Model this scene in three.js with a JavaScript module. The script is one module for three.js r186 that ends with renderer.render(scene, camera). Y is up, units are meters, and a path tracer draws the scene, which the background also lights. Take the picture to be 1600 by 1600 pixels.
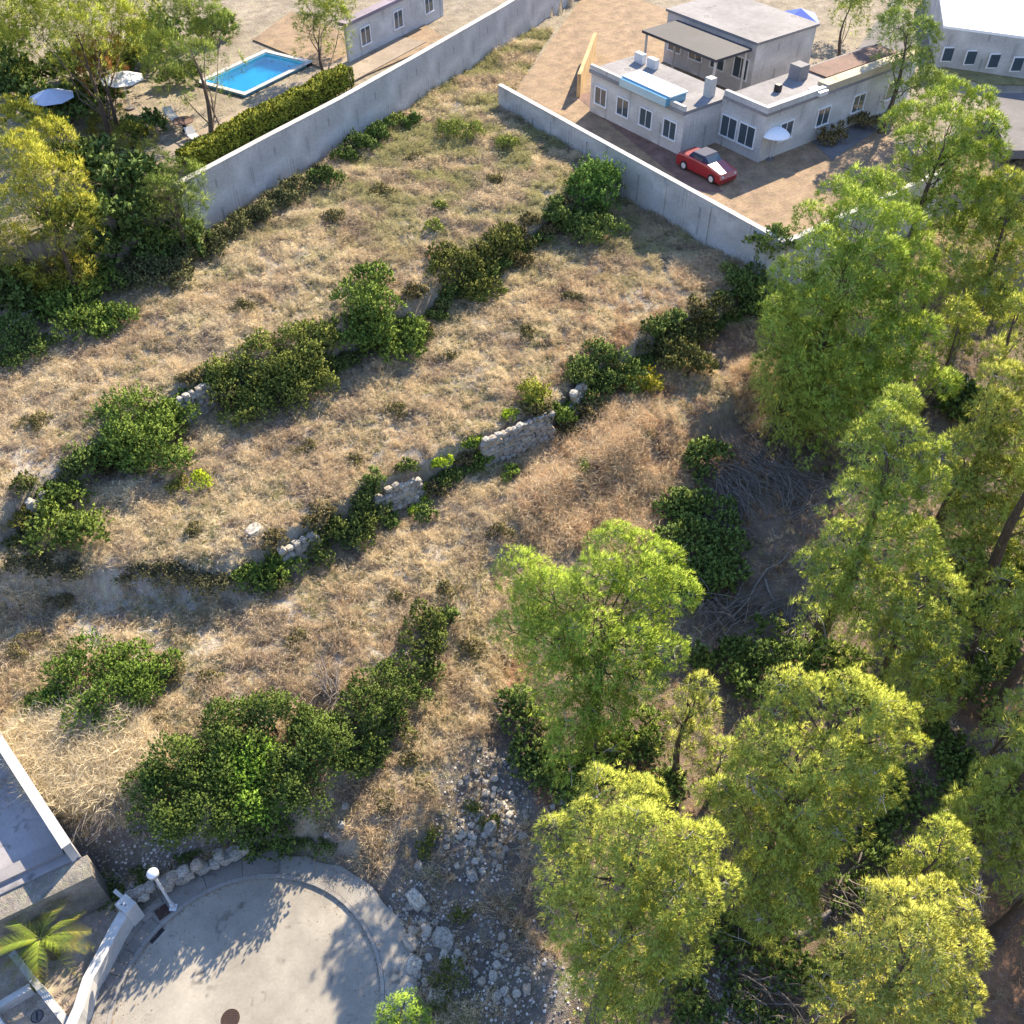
import * as THREE from 'three';
import { mergeGeometries } from 'three/addons/utils/BufferGeometryUtils.js';
import { RoundedBoxGeometry } from 'three/addons/geometries/RoundedBoxGeometry.js';

// ---------------------------------------------------------------- camera, sky, sun, exposure
const scene = new THREE.Scene();
const CAM_H = 36, PITCH = 45 * Math.PI / 180, FPX = 1479;          // drone 36 m above the turning circle
const camera = new THREE.PerspectiveCamera(2 * Math.atan(800 / FPX) * 180 / Math.PI, 1, 0.5, 3000);
camera.position.set(0, CAM_H, 0);
camera.lookAt(0, CAM_H - 10 * Math.sin(PITCH), -10 * Math.cos(PITCH));
scene.add(camera);
const SUN = new THREE.Vector3(0.46, 0.63, -0.88).normalize();
const sun = new THREE.DirectionalLight(new THREE.Color(1.0, 0.85, 0.64), 5.0);
sun.position.copy(SUN).multiplyScalar(160).add(new THREE.Vector3(0, 0, -45));
sun.target.position.set(0, 0, -45);
sun.castShadow = true; sun.shadow.mapSize.set(4096, 4096); sun.shadow.radius = 1;
Object.assign(sun.shadow.camera, { left: -75, right: 75, top: 75, bottom: -75, near: 1, far: 360 });
scene.add(sun, sun.target);
{ // clear late-afternoon sky: air only
  const W = 256, H = 128, a = new Float32Array(W * H * 4);
  for (let j = 0; j < H; j++) for (let i = 0; i < W; i++) {
    const el = (j + 0.5) / H * Math.PI - Math.PI / 2, up = Math.max(0, Math.sin(el));
    const hz = Math.pow(1 - up, 3.2);
    const k = (j * W + i) * 4;
    a[k] = 0.138 + 0.24 * hz; a[k + 1] = 0.225 + 0.235 * hz; a[k + 2] = 0.44 + 0.175 * hz; a[k + 3] = 1;
  }
  const sky = new THREE.DataTexture(a, W, H, THREE.RGBAFormat, THREE.FloatType);
  sky.mapping = THREE.EquirectangularReflectionMapping; sky.magFilter = THREE.LinearFilter; sky.needsUpdate = true;
  scene.background = sky; scene.environment = sky;
}
const renderer = new THREE.WebGLRenderer({ antialias: true });
renderer.toneMapping = THREE.LinearToneMapping;
renderer.toneMappingExposure = 2.75;
renderer.shadowMap.enabled = true; renderer.shadowMap.type = THREE.PCFSoftShadowMap;
renderer.setSize(1024, 1024);

// ---------------------------------------------------------------- helpers
let seed = 7;
function setSeed(s) { seed = s >>> 0; }
function rnd() { seed = (seed + 0x6D2B79F5) | 0; let t = Math.imul(seed ^ seed >>> 15, 1 | seed); t = t + Math.imul(t ^ t >>> 7, 61 | t) ^ t; return ((t ^ t >>> 14) >>> 0) / 4294967296; }
const rr = (a, b) => a + (b - a) * rnd();
const V = (x, y, z) => new THREE.Vector3(x, y, z);
const C = (r, g, b) => new THREE.Color().setRGB(r, g, b);
const clamp = (x, a = 0, b = 1) => Math.min(b, Math.max(a, x));
const sst = (a, b, x) => { const t = clamp((x - a) / (b - a)); return t * t * (3 - 2 * t); };
const mix = (a, b, t) => a + (b - a) * t;
function hash(i, j) { let h = Math.imul(i, 374761393) + Math.imul(j, 668265263) | 0; h = Math.imul(h ^ h >>> 13, 1274126177); return ((h ^ h >>> 16) >>> 0) / 4294967296; }
function vn(x, y) { const i = Math.floor(x), j = Math.floor(y), u = x - i, v = y - j, a = u * u * (3 - 2 * u), b = v * v * (3 - 2 * v); return mix(mix(hash(i, j), hash(i + 1, j), a), mix(hash(i, j + 1), hash(i + 1, j + 1), a), b); }
function fbm(x, y, o = 4) { let s = 0, a = 0.5, n = 0; for (let k = 0; k < o; k++) { s += a * vn(x, y); n += a; x = x * 2.03 + 17.1; y = y * 2.03 + 9.7; a *= 0.5; } return s / n; }
// a viewing direction of the drone camera, used to read places off the photograph
function ray(px, py) { const u = (px - 800) / FPX, v = (py - 800) / FPX, s = Math.sin(PITCH), c = Math.cos(PITCH); return V(u, -s - v * c, -c + v * s); }
function P(px, py, y) { const d = ray(px, py), t = (y - CAM_H) / d.y; return V(d.x * t, y, d.z * t); }
function pixelOf(x, y, z) { const s = Math.sin(PITCH), c = Math.cos(PITCH), Y = y - CAM_H; const d = -Y * s - z * c, up = Y * c - z * s; return [800 + FPX * x / d, 800 - FPX * up / d, d]; }

const taken = {};
function numbered(n) { const k = taken[n] = (taken[n] ?? -1) + 1; return k ? n + '_' + String(k).padStart(3, '0') : n; }
function tag(o, label, category, group) { o.userData.label = label; o.userData.category = category; if (group) o.userData.group = group; return o; }
function mesh(name, geo, mat, parent) { const m = new THREE.Mesh(geo, mat); m.name = parent ? name : numbered(name); m.castShadow = m.receiveShadow = true; (parent ?? scene).add(m); return m; }
function thing(name, label, category, pos, group) { const g = new THREE.Group(); g.name = numbered(name); g.position.copy(pos); scene.add(g); return tag(g, label, category, group); }
function struct(o) { o.userData.kind = 'structure'; return o; }
function merge(list) { return mergeGeometries(list.map(g => { const n = g.index ? g.toNonIndexed() : g; for (const k of Object.keys(n.attributes)) if (!['position', 'normal', 'uv'].includes(k)) n.deleteAttribute(k); if (!n.attributes.uv) n.setAttribute('uv', new THREE.BufferAttribute(new Float32Array(n.attributes.position.count * 2), 2)); return n; })); }
// uv in metres, from the side each face points to
function boxUV(g) {
  const n = g.index ? g.toNonIndexed() : g; n.computeVertexNormals(); const p = n.attributes.position, nn = n.attributes.normal, uv = new Float32Array(p.count * 2);
  for (let i = 0; i < p.count; i++) {
    const ax = Math.abs(nn.getX(i)), ay = Math.abs(nn.getY(i)), az = Math.abs(nn.getZ(i));
    if (ay >= ax && ay >= az) { uv[2 * i] = p.getX(i); uv[2 * i + 1] = p.getZ(i); } else if (ax > az) { uv[2 * i] = p.getZ(i); uv[2 * i + 1] = p.getY(i); } else { uv[2 * i] = p.getX(i); uv[2 * i + 1] = p.getY(i); }
  }
  n.setAttribute('uv', new THREE.BufferAttribute(uv, 2)); return n;
}
function box(w, h, d, x = 0, y = 0, z = 0, turn = 0) { const g = new THREE.BoxGeometry(w, h, d); if (turn) g.rotateY(turn); g.translate(x, y + h / 2, z); return boxUV(g); }
function rbox(w, h, d, r, x = 0, y = 0, z = 0, turn = 0) { const g = new RoundedBoxGeometry(w, h, d, 2, r); if (turn) g.rotateY(turn); g.translate(x, y + h / 2, z); return g; }
function tube(pts, radii, n = 6) {
  const pos = [], idx = [], uv = []; const N = pts.length; let ref = V(0.31, 0.2, 0.93);
  for (let i = 0; i < N; i++) {
    const t = pts[Math.min(N - 1, i + 1)].clone().sub(pts[Math.max(0, i - 1)]).normalize();
    const a = ref.clone().cross(t); if (a.lengthSq() < 1e-4) a.set(1, 0, 0).cross(t); a.normalize(); const b = t.clone().cross(a);
    const r = Array.isArray(radii) ? radii[i] : radii;
    for (let k = 0; k < n; k++) { const q = k / n * 2 * Math.PI, c = Math.cos(q) * r, s = Math.sin(q) * r; pos.push(pts[i].x + a.x * c + b.x * s, pts[i].y + a.y * c + b.y * s, pts[i].z + a.z * c + b.z * s); uv.push(k / n, i * 0.5); }
  }
  for (let i = 0; i < N - 1; i++) for (let k = 0; k < n; k++) { const a = i * n + k, b = i * n + (k + 1) % n; idx.push(a, b, a + n, b, b + n, a + n); }
  const g = new THREE.BufferGeometry(); g.setAttribute('position', new THREE.Float32BufferAttribute(pos, 3)); g.setAttribute('uv', new THREE.Float32BufferAttribute(uv, 2)); g.setIndex(idx); g.computeVertexNormals(); return g;
}
// a solid with a given outline (list of points in plan, xz) between two heights
function prism(pts, y0, y1) {
  const s = new THREE.Shape(pts.map(p => new THREE.Vector2(p.x, -p.z)));
  const g = new THREE.ExtrudeGeometry(s, { depth: y1 - y0, bevelEnabled: false }); g.rotateX(-Math.PI / 2); g.translate(0, y0, 0); return boxUV(g);
}
function tri3(T, a, b, c) { T.push(a.x, a.y, a.z, b.x, b.y, b.z, c.x, c.y, c.z); }
function soup(pos, col, out, soft = 0.6) { // loose triangles; with out (one direction per triangle) leaves face outward and are shaded as the rounded spray they belong to
  const g = new THREE.BufferGeometry(), p = pos instanceof Float32Array ? pos : new Float32Array(pos); g.setAttribute('position', new THREE.BufferAttribute(p, 3)); if (col) g.setAttribute('color', new THREE.Float32BufferAttribute(col, 3)); g.computeVertexNormals();
  if (out) { const n = g.attributes.normal.array; for (let t = 0, k = 0; t < p.length; t += 9, k += 3) { let x = n[t], y = n[t + 1], z = n[t + 2]; const ox = out[k], oy = out[k + 1], oz = out[k + 2]; if (x * ox + y * oy + z * oz < 0) { for (let q = 0; q < 3; q++) { const s = p[t + 3 + q]; p[t + 3 + q] = p[t + 6 + q]; p[t + 6 + q] = s; } x = -x; y = -y; z = -z; } x = x * soft + ox; y = y * soft + oy; z = z * soft + oz; const L = 1 / Math.hypot(x, y, z); for (let q = 0; q < 9; q += 3) { n[t + q] = x * L; n[t + q + 1] = y * L; n[t + q + 2] = z * L; } } }
  return g;
}

// ---------------------------------------------------------------- textures and materials
function tex(size, metres, fn, srgb = true) {
  const a = new Uint8Array(size * size * 4);
  for (let j = 0; j < size; j++) for (let i = 0; i < size; i++) { const c = fn(i / size, j / size, i, j); const k = (j * size + i) * 4; a[k] = clamp(c[0]) * 255; a[k + 1] = clamp(c[1]) * 255; a[k + 2] = clamp(c[2]) * 255; a[k + 3] = 255; }
  const t = new THREE.DataTexture(a, size, size); t.wrapS = t.wrapT = THREE.RepeatWrapping; t.magFilter = THREE.LinearFilter; t.minFilter = THREE.LinearMipmapLinearFilter; t.generateMipmaps = true; if (srgb) t.colorSpace = THREE.SRGBColorSpace; t.repeat.set(1 / metres, 1 / metres); t.needsUpdate = true; return t;
}
function pn(u, v, f, s) { // tiling noise
  const x = u * f, y = v * f, i = Math.floor(x), j = Math.floor(y), a = x - i, b = y - j, p = a * a * (3 - 2 * a), q = b * b * (3 - 2 * b), h = (m, n) => hash(((m % f) + f) % f + s * 131, ((n % f) + f) % f + s * 57);
  return mix(mix(h(i, j), h(i + 1, j), p), mix(h(i, j + 1), h(i + 1, j + 1), p), q);
}
const soilTex = tex(1024, 5.3, (u, v) => { const n = 0.45 * pn(u, v, 9, 1) + 0.35 * pn(u, v, 37, 2) + 0.3 * pn(u, v, 130, 3) + 0.4 * pn(u, v, 400, 4); const p = pn(u, v, 210, 5) > 0.87 ? 0.16 : 0; const t = 0.46 + 0.34 * n + p; return [t, t * (0.97 + 0.05 * pn(u, v, 21, 6)), t * (0.93 + 0.08 * pn(u, v, 33, 7))]; });
const soilBump = tex(512, 1.7, (u, v) => { const n = 0.5 * pn(u, v, 16, 8) + 0.5 * pn(u, v, 70, 9); return [n, n, n]; }, false);
const concTex = tex(1024, 7.1, (u, v) => { const n = 0.5 * pn(u, v, 5, 11) + 0.3 * pn(u, v, 19, 12) + 0.2 * pn(u, v, 90, 13) + 0.22 * pn(u, v, 420, 14); const st = pn(u, v, 11, 15) * pn(u, v, 47, 16); const t = 0.67 + 0.23 * n - (st > 0.5 ? 0.26 * (st - 0.5) / 0.5 : 0) - (pn(u, v, 340, 17) > 0.985 ? 0.14 : 0); return [t, t * 0.99, t * 0.965]; });
const concBump = tex(512, 1.3, (u, v) => { const n = 0.4 * pn(u, v, 60, 18) + 0.6 * pn(u, v, 180, 19); return [n, n, n]; }, false);
const wallTex = tex(512, 4.7, (u, v) => { const n = 0.6 * pn(u, v, 6, 21) + 0.3 * pn(u, v, 40, 22) + 0.25 * pn(u, v, 170, 23); const drip = sst(0.62, 0.9, pn(u, 0.37, 60, 24)) * sst(0.35, 0.8, pn(u, v, 7, 25)); const t = 0.72 + 0.2 * n - 0.14 * drip; return [t, t * 0.995, t * 0.98]; });
const stoneTex = tex(512, 0.9, (u, v) => { const n = 0.5 * pn(u, v, 8, 31) + 0.35 * pn(u, v, 33, 32) + 0.3 * pn(u, v, 120, 33); const l = pn(u, v, 13, 34) > 0.66 ? 0.14 : 0; const t = 0.60 + 0.3 * n - l; return [t, t * 0.985, t * 0.95]; });
const barkTex = tex(256, 1, (u, v) => { const n = 0.6 * pn(u, v, 24, 41) + 0.5 * pn(u, v, 70, 42); const t = 0.5 + 0.42 * n; return [t, t * 0.97, t * 0.94]; });
const M = (col, rough = 0.9, o = {}) => new THREE.MeshStandardMaterial({ color: col, roughness: rough, ...o });
const mat = {
  ground: M(C(1, 1, 1), 1, { vertexColors: true, map: soilTex, bumpMap: soilBump, bumpScale: 0.05 }),
  road: M(C(0.46, 0.43, 0.375), 0.92, { map: concTex, bumpMap: concBump, bumpScale: 0.004 }),
  pave: [C(0.36, 0.335, 0.31), C(0.32, 0.305, 0.285), C(0.40, 0.37, 0.34), C(0.29, 0.28, 0.265)].map(c => M(c, 0.93, { map: concTex, bumpMap: concBump, bumpScale: 0.005 })),
  apron: M(C(0.43, 0.41, 0.37), 0.93, { map: concTex, bumpMap: concBump, bumpScale: 0.008 }),
  kerb: [C(0.40, 0.385, 0.37), C(0.36, 0.35, 0.34), C(0.43, 0.415, 0.39)].map(c => M(c, 0.9, { map: concTex, bumpMap: concBump, bumpScale: 0.004 })),
  white: M(C(0.72, 0.715, 0.70), 0.85, { map: wallTex }),
  render: M(C(0.72, 0.715, 0.70), 0.9, { map: wallTex }),
  roofPale: M(C(0.36, 0.352, 0.37), 0.9, { map: concTex }),
  slate: M(C(0.06, 0.065, 0.085), 0.8, { map: concTex }),
  terracotta: M(C(0.34, 0.20, 0.16), 0.9, { map: soilTex }),
  sand: M(C(0.50, 0.35, 0.22), 0.95, { map: soilTex }),
  paving: M(C(0.44, 0.36, 0.28), 0.9, { map: concTex }),
  cream: M(C(0.74, 0.62, 0.43), 0.9, { map: wallTex }),
  ochre: M(C(0.72, 0.50, 0.24), 0.9, { map: wallTex }),
  greyAsphalt: M(C(0.22, 0.21, 0.22), 0.95, { map: concTex }),
  terraceFloor: M(C(0.42, 0.41, 0.44), 0.9, { map: concTex }),
  pebble: M(C(0.40, 0.37, 0.32), 0.95, { map: soilTex, bumpMap: soilBump, bumpScale: 0.03 }),
  stone: [C(0.68, 0.65, 0.60), C(0.58, 0.56, 0.52), C(0.76, 0.725, 0.66), C(0.50, 0.48, 0.45), C(0.64, 0.57, 0.49)].map(c => M(c, 0.95, { map: stoneTex })),
  bark: M(C(0.17, 0.125, 0.095), 0.95, { map: barkTex }),
  greyWood: M(C(0.36, 0.33, 0.30), 0.95, { map: barkTex }),
  deadTwig: M(C(0.40, 0.365, 0.335), 0.95),
  iron: M(C(0.10, 0.055, 0.042), 0.7, { metalness: 0.2, map: soilTex }),
  darkMetal: M(C(0.03, 0.03, 0.033), 0.5, { metalness: 0.5 }),
  galv: M(C(0.66, 0.68, 0.70), 0.42, { metalness: 0.35 }),
  glass: new THREE.MeshPhysicalMaterial({ color: C(0.05, 0.075, 0.09), roughness: 0.06, metalness: 0.0, clearcoat: 1, clearcoatRoughness: 0.03 }),
  tealGlass: new THREE.MeshPhysicalMaterial({ color: C(0.10, 0.30, 0.42), roughness: 0.1, clearcoat: 1 }),
  frame: M(C(0.75, 0.75, 0.74), 0.5),
  poolTile: M(C(0.42, 0.86, 0.92), 0.4),
  water: new THREE.MeshPhysicalMaterial({ color: C(0.55, 0.92, 0.98), roughness: 0.04, transmission: 1, thickness: 1, ior: 1.33, attenuationColor: C(0.08, 0.66, 0.90), attenuationDistance: 3.2 }),
  blueTarp: M(C(0.05, 0.13, 0.55), 0.7),
  carRed: new THREE.MeshPhysicalMaterial({ color: C(0.26, 0.012, 0.018), roughness: 0.35, clearcoat: 1, clearcoatRoughness: 0.05 }),
  navy: M(C(0.018, 0.03, 0.075), 0.8),
  tyre: M(C(0.015, 0.015, 0.016), 0.9),
  leaf: new THREE.MeshPhysicalMaterial({ color: C(1, 1, 1), vertexColors: true, roughness: 1, transmission: 0.07, thickness: 0, side: THREE.DoubleSide, specularIntensity: 0.35 }),
  straw: new THREE.MeshPhysicalMaterial({ color: C(1, 1, 1), roughness: 1, transmission: 0.4, thickness: 0, side: THREE.DoubleSide, specularIntensity: 0.2 }),
  straw3: new THREE.MeshPhysicalMaterial({ color: C(1, 1, 1), vertexColors: true, roughness: 1, transmission: 0.2, thickness: 0, side: THREE.DoubleSide, specularIntensity: 0.2 }),
};

// ---------------------------------------------------------------- terrain
const line = (y, pts) => pts.map(([a, b]) => { const p = P(a, b, y); return [p.x, p.z]; });
// the terrace edges; the ground is higher on the far (upper left) side of each
const LE = line(0.0, [[-500, 1560], [0, 1452], [130, 1362], [240, 1352], [350, 1318], [480, 1318], [580, 1345], [660, 1290], [728, 1190], [770, 1090], [810, 1000], [900, 870], [1050, 760], [1150, 670], [1230, 610], [1400, 520], [1900, 350]]);
const LD = line(0.9, [[-500, 1420], [60, 1345], [200, 1310], [330, 1300], [480, 1275], [560, 1205], [640, 1110], [690, 1010], [760, 900], [880, 800], [1040, 705], [1150, 645], [1230, 600], [1400, 510], [1900, 330]]);
const LW2 = line(2.2, [[-500, 1010], [0, 935], [150, 930], [370, 925], [480, 862], [600, 792], [660, 765], [740, 725], [860, 676], [905, 625], [1000, 570], [1100, 520], [1180, 470], [1260, 430], [1400, 370], [1900, 200]]);
const LW1 = line(3.7, [[-500, 1130], [0, 850], [60, 806], [180, 722], [312, 636], [450, 595], [540, 560], [640, 520], [740, 440], [860, 372], [950, 325], [1010, 230], [1200, 60]]);
const LN1 = line(5.2, [[-700, 700], [0, 500], [150, 450], [305, 372], [540, 236], [780, 86], [900, 5], [1000, -60]]);
const COMP = [[786, 176], [1222, 412], [1330, 330], [1500, 210], [2000, 60], [1700, -160], [1100, -130], [905, -10]].map(([a, b]) => P(a, b, 5.4));
function side(L, x, z, w) {
  let best = 1e18, sg = 1;
  for (let i = 0; i < L.length - 1; i++) {
    const ax = L[i][0], az = L[i][1], dx = L[i + 1][0] - ax, dz = L[i + 1][1] - az; const t = clamp(((x - ax) * dx + (z - az) * dz) / (dx * dx + dz * dz));
    const ex = x - ax - t * dx, ez = z - az - t * dz, d = ex * ex + ez * ez;
    if (d < best) { best = d; sg = dx * (z - az) - dz * (x - ax) > 0 ? -1 : 1; }
  }
  return sst(-w, w, sg * Math.sqrt(best));
}
function inPoly(poly, x, z) { let r = false; for (let i = 0, j = poly.length - 1; i < poly.length; j = i++) { const a = poly[i], b = poly[j]; if ((a.z > z) !== (b.z > z) && x < (b.x - a.x) * (z - a.z) / (b.z - a.z) + a.x) r = !r; } return r; }
const RC = V(-9.33, 0, -11.23), RR = 4.68, PAVE_W = 1.05;
const YARD = [[-60, 1640], [-60, 1470], [60, 1440], [150, 1398], [214, 1398], [222, 1440], [150, 1640]].map(([a, b]) => P(a, b, 0));
const F1 = (() => { const a = P(305, 372, 5.2), b = P(780, 86, 5.2), e = b.clone().sub(a).setY(0).normalize(); return { o: a, e, n: V(e.z, 0, -e.x) }; })();      // along the left neighbour's wall, and away behind it
const F2 = (() => { const a = P(786, 176, 5.4), b = P(1222, 412, 5.4), e = b.clone().sub(a).setY(0).normalize(); return { o: a, e, n: V(e.z, 0, -e.x) }; })();     // along the right neighbour's wall
function inFrame(F, px, py, y) { const p = P(px, py, y).sub(F.o); return [p.x * F.e.x + p.z * F.e.z, p.x * F.n.x + p.z * F.n.z]; }
function atFrame(F, u, v, y) { return V(F.o.x + F.e.x * u + F.n.x * v, y, F.o.z + F.e.z * u + F.n.z * v); }
function rect(F, A, B, y) { const a = inFrame(F, A[0], A[1], y), b = inFrame(F, B[0], B[1], y), u0 = Math.min(a[0], b[0]), u1 = Math.max(a[0], b[0]), v0 = Math.min(a[1], b[1]), v1 = Math.max(a[1], b[1]); return { u0, u1, v0, v1 }; }
function corners(F, r, y = 0) { return [atFrame(F, r.u0, r.v0, y), atFrame(F, r.u1, r.v0, y), atFrame(F, r.u1, r.v1, y), atFrame(F, r.u0, r.v1, y)]; }
const POOL = rect(F1, [318, 128], [478, 98], 8.95), POOLC = corners(F1, { u0: POOL.u0 - 0.2, u1: POOL.u1 + 0.2, v0: POOL.v0 - 0.2, v1: POOL.v1 + 0.2 });
function height(x, z) {
  if (z < -135 || x < -130 || x > 130) { const e = side(LN1, x, z, 3); return mix(5.2, 8.8, e); }
  let h = 0;
  const wob = 0.5 * (fbm(x * 0.42 + 3, z * 0.42, 2) - 0.5);
  h += 0.9 * side(LE, x, z, x < -6 ? 0.55 : 1.3) + 1.3 * side(LD, x, z, 0.9) + 1.5 * side(LW2, x, z, x < -12 ? 0.9 : 0.22) + 1.5 * side(LW1, x, z, 0.25);
  h += 0.5 * sst(-25, -75, z) ;
  h += wob + 0.34 * (fbm(x * 1.25, z * 1.25, 3) - 0.5);
  const n1 = side(LN1, x, z, 0.15); h = mix(h, 8.8, n1);
  if (n1 > 0.5 && inPoly(POOLC, x, z)) h = 7.2;
  if (n1 < 0.5 && inPoly(COMP, x, z)) h = 5.75;
  const dr = Math.hypot(x - RC.x, z - RC.z);
  let flat = 1 - sst(RR + PAVE_W + 0.1, RR + PAVE_W + 0.75, dr);
  if (z > RC.z - 1 && Math.abs(x - RC.x) < 12) flat = Math.max(flat, (1 - sst(5.5, 6.6, Math.abs(x - RC.x))));
  if (inPoly(YARD, x, z)) flat = 1;
  return mix(h, -0.06, flat);
}
function G(px, py) { // the point of the ground seen at a place in the photograph
  const d = ray(px, py).normalize(); let t = 26, step = 0.6;
  for (; t < 220; t += step) { const x = d.x * t, z = d.z * t, y = CAM_H + d.y * t; if (y < height(x, z)) break; }
  let a = t - step, b = t; for (let k = 0; k < 12; k++) { const m = (a + b) / 2; if (CAM_H + d.y * m < height(d.x * m, d.z * m)) b = m; else a = m; }
  return V(d.x * b, CAM_H + d.y * b, d.z * b);
}
const PX = p => FPX / pixelOf(p.x, p.y, p.z)[2];                     // photograph pixels per metre at a place

// how much of a place is bare pale earth, pine litter, rubble ... (patches of real matter, in plan)
const spots = (list) => list.map(([a, b, r]) => { const g = G(a, b); return [g.x, g.z, r / PX(g)]; });
const PALE = spots([[240, 925, 50], [320, 940, 55], [180, 920, 40], [390, 965, 40], [210, 985, 60], [150, 965, 40], [300, 1010, 45], [430, 960, 35], [640, 890, 35], [560, 935, 30], [690, 870, 25], [60, 715, 60], [30, 690, 50], [650, 700, 40], [600, 690, 40], [450, 825, 40], [660, 360, 35], [700, 330, 40], [440, 405, 45], [560, 410, 35], [400, 420, 30], [1060, 440, 45], [980, 480, 40], [1010, 470, 40], [870, 300, 30], [560, 1020, 40], [590, 1010, 30], [745, 1120, 18], [735, 1160, 14], [750, 1070, 22], [690, 1240, 12], [720, 1190, 12], [240, 1000, 40], [230, 720, 30], [130, 1010, 30], [730, 170, 50], [700, 210, 30]]);
const RUBBLE = spots([[740, 1330, 75], [700, 1390, 70], [760, 1240, 70], [690, 1480, 70], [760, 1500, 70], [820, 1560, 70], [640, 1430, 60], [250, 1350, 60], [150, 1370, 60], [420, 1310, 40], [640, 1350, 40]]);
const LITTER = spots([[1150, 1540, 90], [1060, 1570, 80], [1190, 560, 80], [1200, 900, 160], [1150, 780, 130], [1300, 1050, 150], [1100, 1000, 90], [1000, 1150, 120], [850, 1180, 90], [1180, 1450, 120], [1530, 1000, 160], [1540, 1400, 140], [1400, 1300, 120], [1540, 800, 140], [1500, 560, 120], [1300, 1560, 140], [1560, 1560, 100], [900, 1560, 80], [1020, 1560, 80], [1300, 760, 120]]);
const RUST = spots([[1570, 1500, 60], [1580, 1420, 40], [1545, 1100, 50], [1560, 1560, 40], [1190, 540, 60], [860, 1240, 25], [800, 1040, 30]]);
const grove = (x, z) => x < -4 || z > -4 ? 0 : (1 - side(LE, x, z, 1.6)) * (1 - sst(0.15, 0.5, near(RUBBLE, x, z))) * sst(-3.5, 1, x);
function near(S, x, z) { let m = 0; for (const [a, b, r] of S) { const d = ((x - a) ** 2 + (z - b) ** 2) / (r * r); if (d < 4) m = Math.max(m, 1 - d / 2.2); } return clamp(m); }
{
  const axis = (lo, hi, fine0, fine1, step) => { const r = []; for (let x = fine0; x <= fine1 + 1e-6; x += step) r.push(x); let s = step, x = fine0; while (x > lo) { s *= 1.25; x -= s; r.unshift(x); } s = step; x = fine1; while (x < hi) { s *= 1.25; x += s; r.push(x); } return r; };
  const xs = axis(-900, 900, -34, 36, 0.3), zs = axis(-1200, 300, -92, -4, 0.3), nx = xs.length, nz = zs.length;
  const pos = new Float32Array(nx * nz * 3), uv = new Float32Array(nx * nz * 2), col = new Float32Array(nx * nz * 3), idx = [];
  for (let j = 0; j < nz; j++) for (let i = 0; i < nx; i++) {
    const x = xs[i], z = zs[j], k = j * nx + i; pos[3 * k] = x; pos[3 * k + 1] = height(x, z); pos[3 * k + 2] = z; uv[2 * k] = x + 0.3 * z; uv[2 * k + 1] = z - 0.3 * x;
    const a = fbm(x * 0.35, z * 0.35, 4), b = fbm(x * 1.6 + 40, z * 1.6, 3), c = fbm(x * 0.8 + 9, z * 0.8 + 30, 3);
    let r = mix(0.46, 0.64, a), g = mix(0.385, 0.55, a), bl = mix(0.285, 0.42, a);
    const pale = 0.85 * sst(0.42, 0.85, near(PALE, x, z) * (0.35 + 1.2 * b)); r = mix(r, 0.74, pale); g = mix(g, 0.665, pale); bl = mix(bl, 0.56, pale);
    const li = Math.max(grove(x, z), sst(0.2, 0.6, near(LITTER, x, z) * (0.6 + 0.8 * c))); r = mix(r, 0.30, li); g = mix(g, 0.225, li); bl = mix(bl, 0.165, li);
    const ru = sst(0.2, 0.6, near(RUBBLE, x, z) * (0.6 + 0.8 * b)); r = mix(r, 0.30, ru); g = mix(g, 0.265, ru); bl = mix(bl, 0.23, ru);
    const rs = sst(0.2, 0.6, near(RUST, x, z) * (0.5 + 0.9 * b)); r = mix(r, 0.44, rs); g = mix(g, 0.25, rs); bl = mix(bl, 0.15, rs);
    const v = 0.85 + 0.3 * c; col[3 * k] = r * v; col[3 * k + 1] = g * v; col[3 * k + 2] = bl * v;
  }
  for (let j = 0; j < nz - 1; j++) for (let i = 0; i < nx - 1; i++) { const a = j * nx + i; idx.push(a, a + nx, a + 1, a + 1, a + nx, a + nx + 1); }
  const g = new THREE.BufferGeometry(); g.setAttribute('position', new THREE.BufferAttribute(pos, 3)); g.setAttribute('uv', new THREE.BufferAttribute(uv, 2)); g.setAttribute('color', new THREE.BufferAttribute(col, 3)); g.setIndex(idx); g.computeVertexNormals();
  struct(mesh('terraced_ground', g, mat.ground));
}
// ---------------------------------------------------------------- plants
const NEEDLE = { n: 0 };
function unit() { const z = rr(-1, 1), a = rr(0, Math.PI * 2), s = Math.sqrt(1 - z * z); return V(s * Math.cos(a), z, s * Math.sin(a)); }
const _a = V(0, 0, 0), _b = V(0, 0, 0), _c = V(0, 0, 0), _w = V(0, 0, 0);
function blade(T, K, o, dir, len, wid, col) { // one needle bundle or grass blade: a narrow triangle standing on its base
  _w.set(dir.y - dir.z * 0.6 + 0.2, dir.z * 0.5 - dir.x, dir.x - 0.3 * dir.y + rr(-0.6, 0.6)).cross(dir); if (_w.lengthSq() < 1e-6) _w.set(1, 0, 0); _w.normalize().multiplyScalar(wid / 2);
  T.push(o.x - _w.x, o.y - _w.y, o.z - _w.z, o.x + _w.x, o.y + _w.y, o.z + _w.z, o.x + dir.x * len, o.y + dir.y * len, o.z + dir.z * len);
  for (let k = 0; k < 3; k++) K.push(col.r, col.g, col.b); NEEDLE.n++;
}
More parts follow.
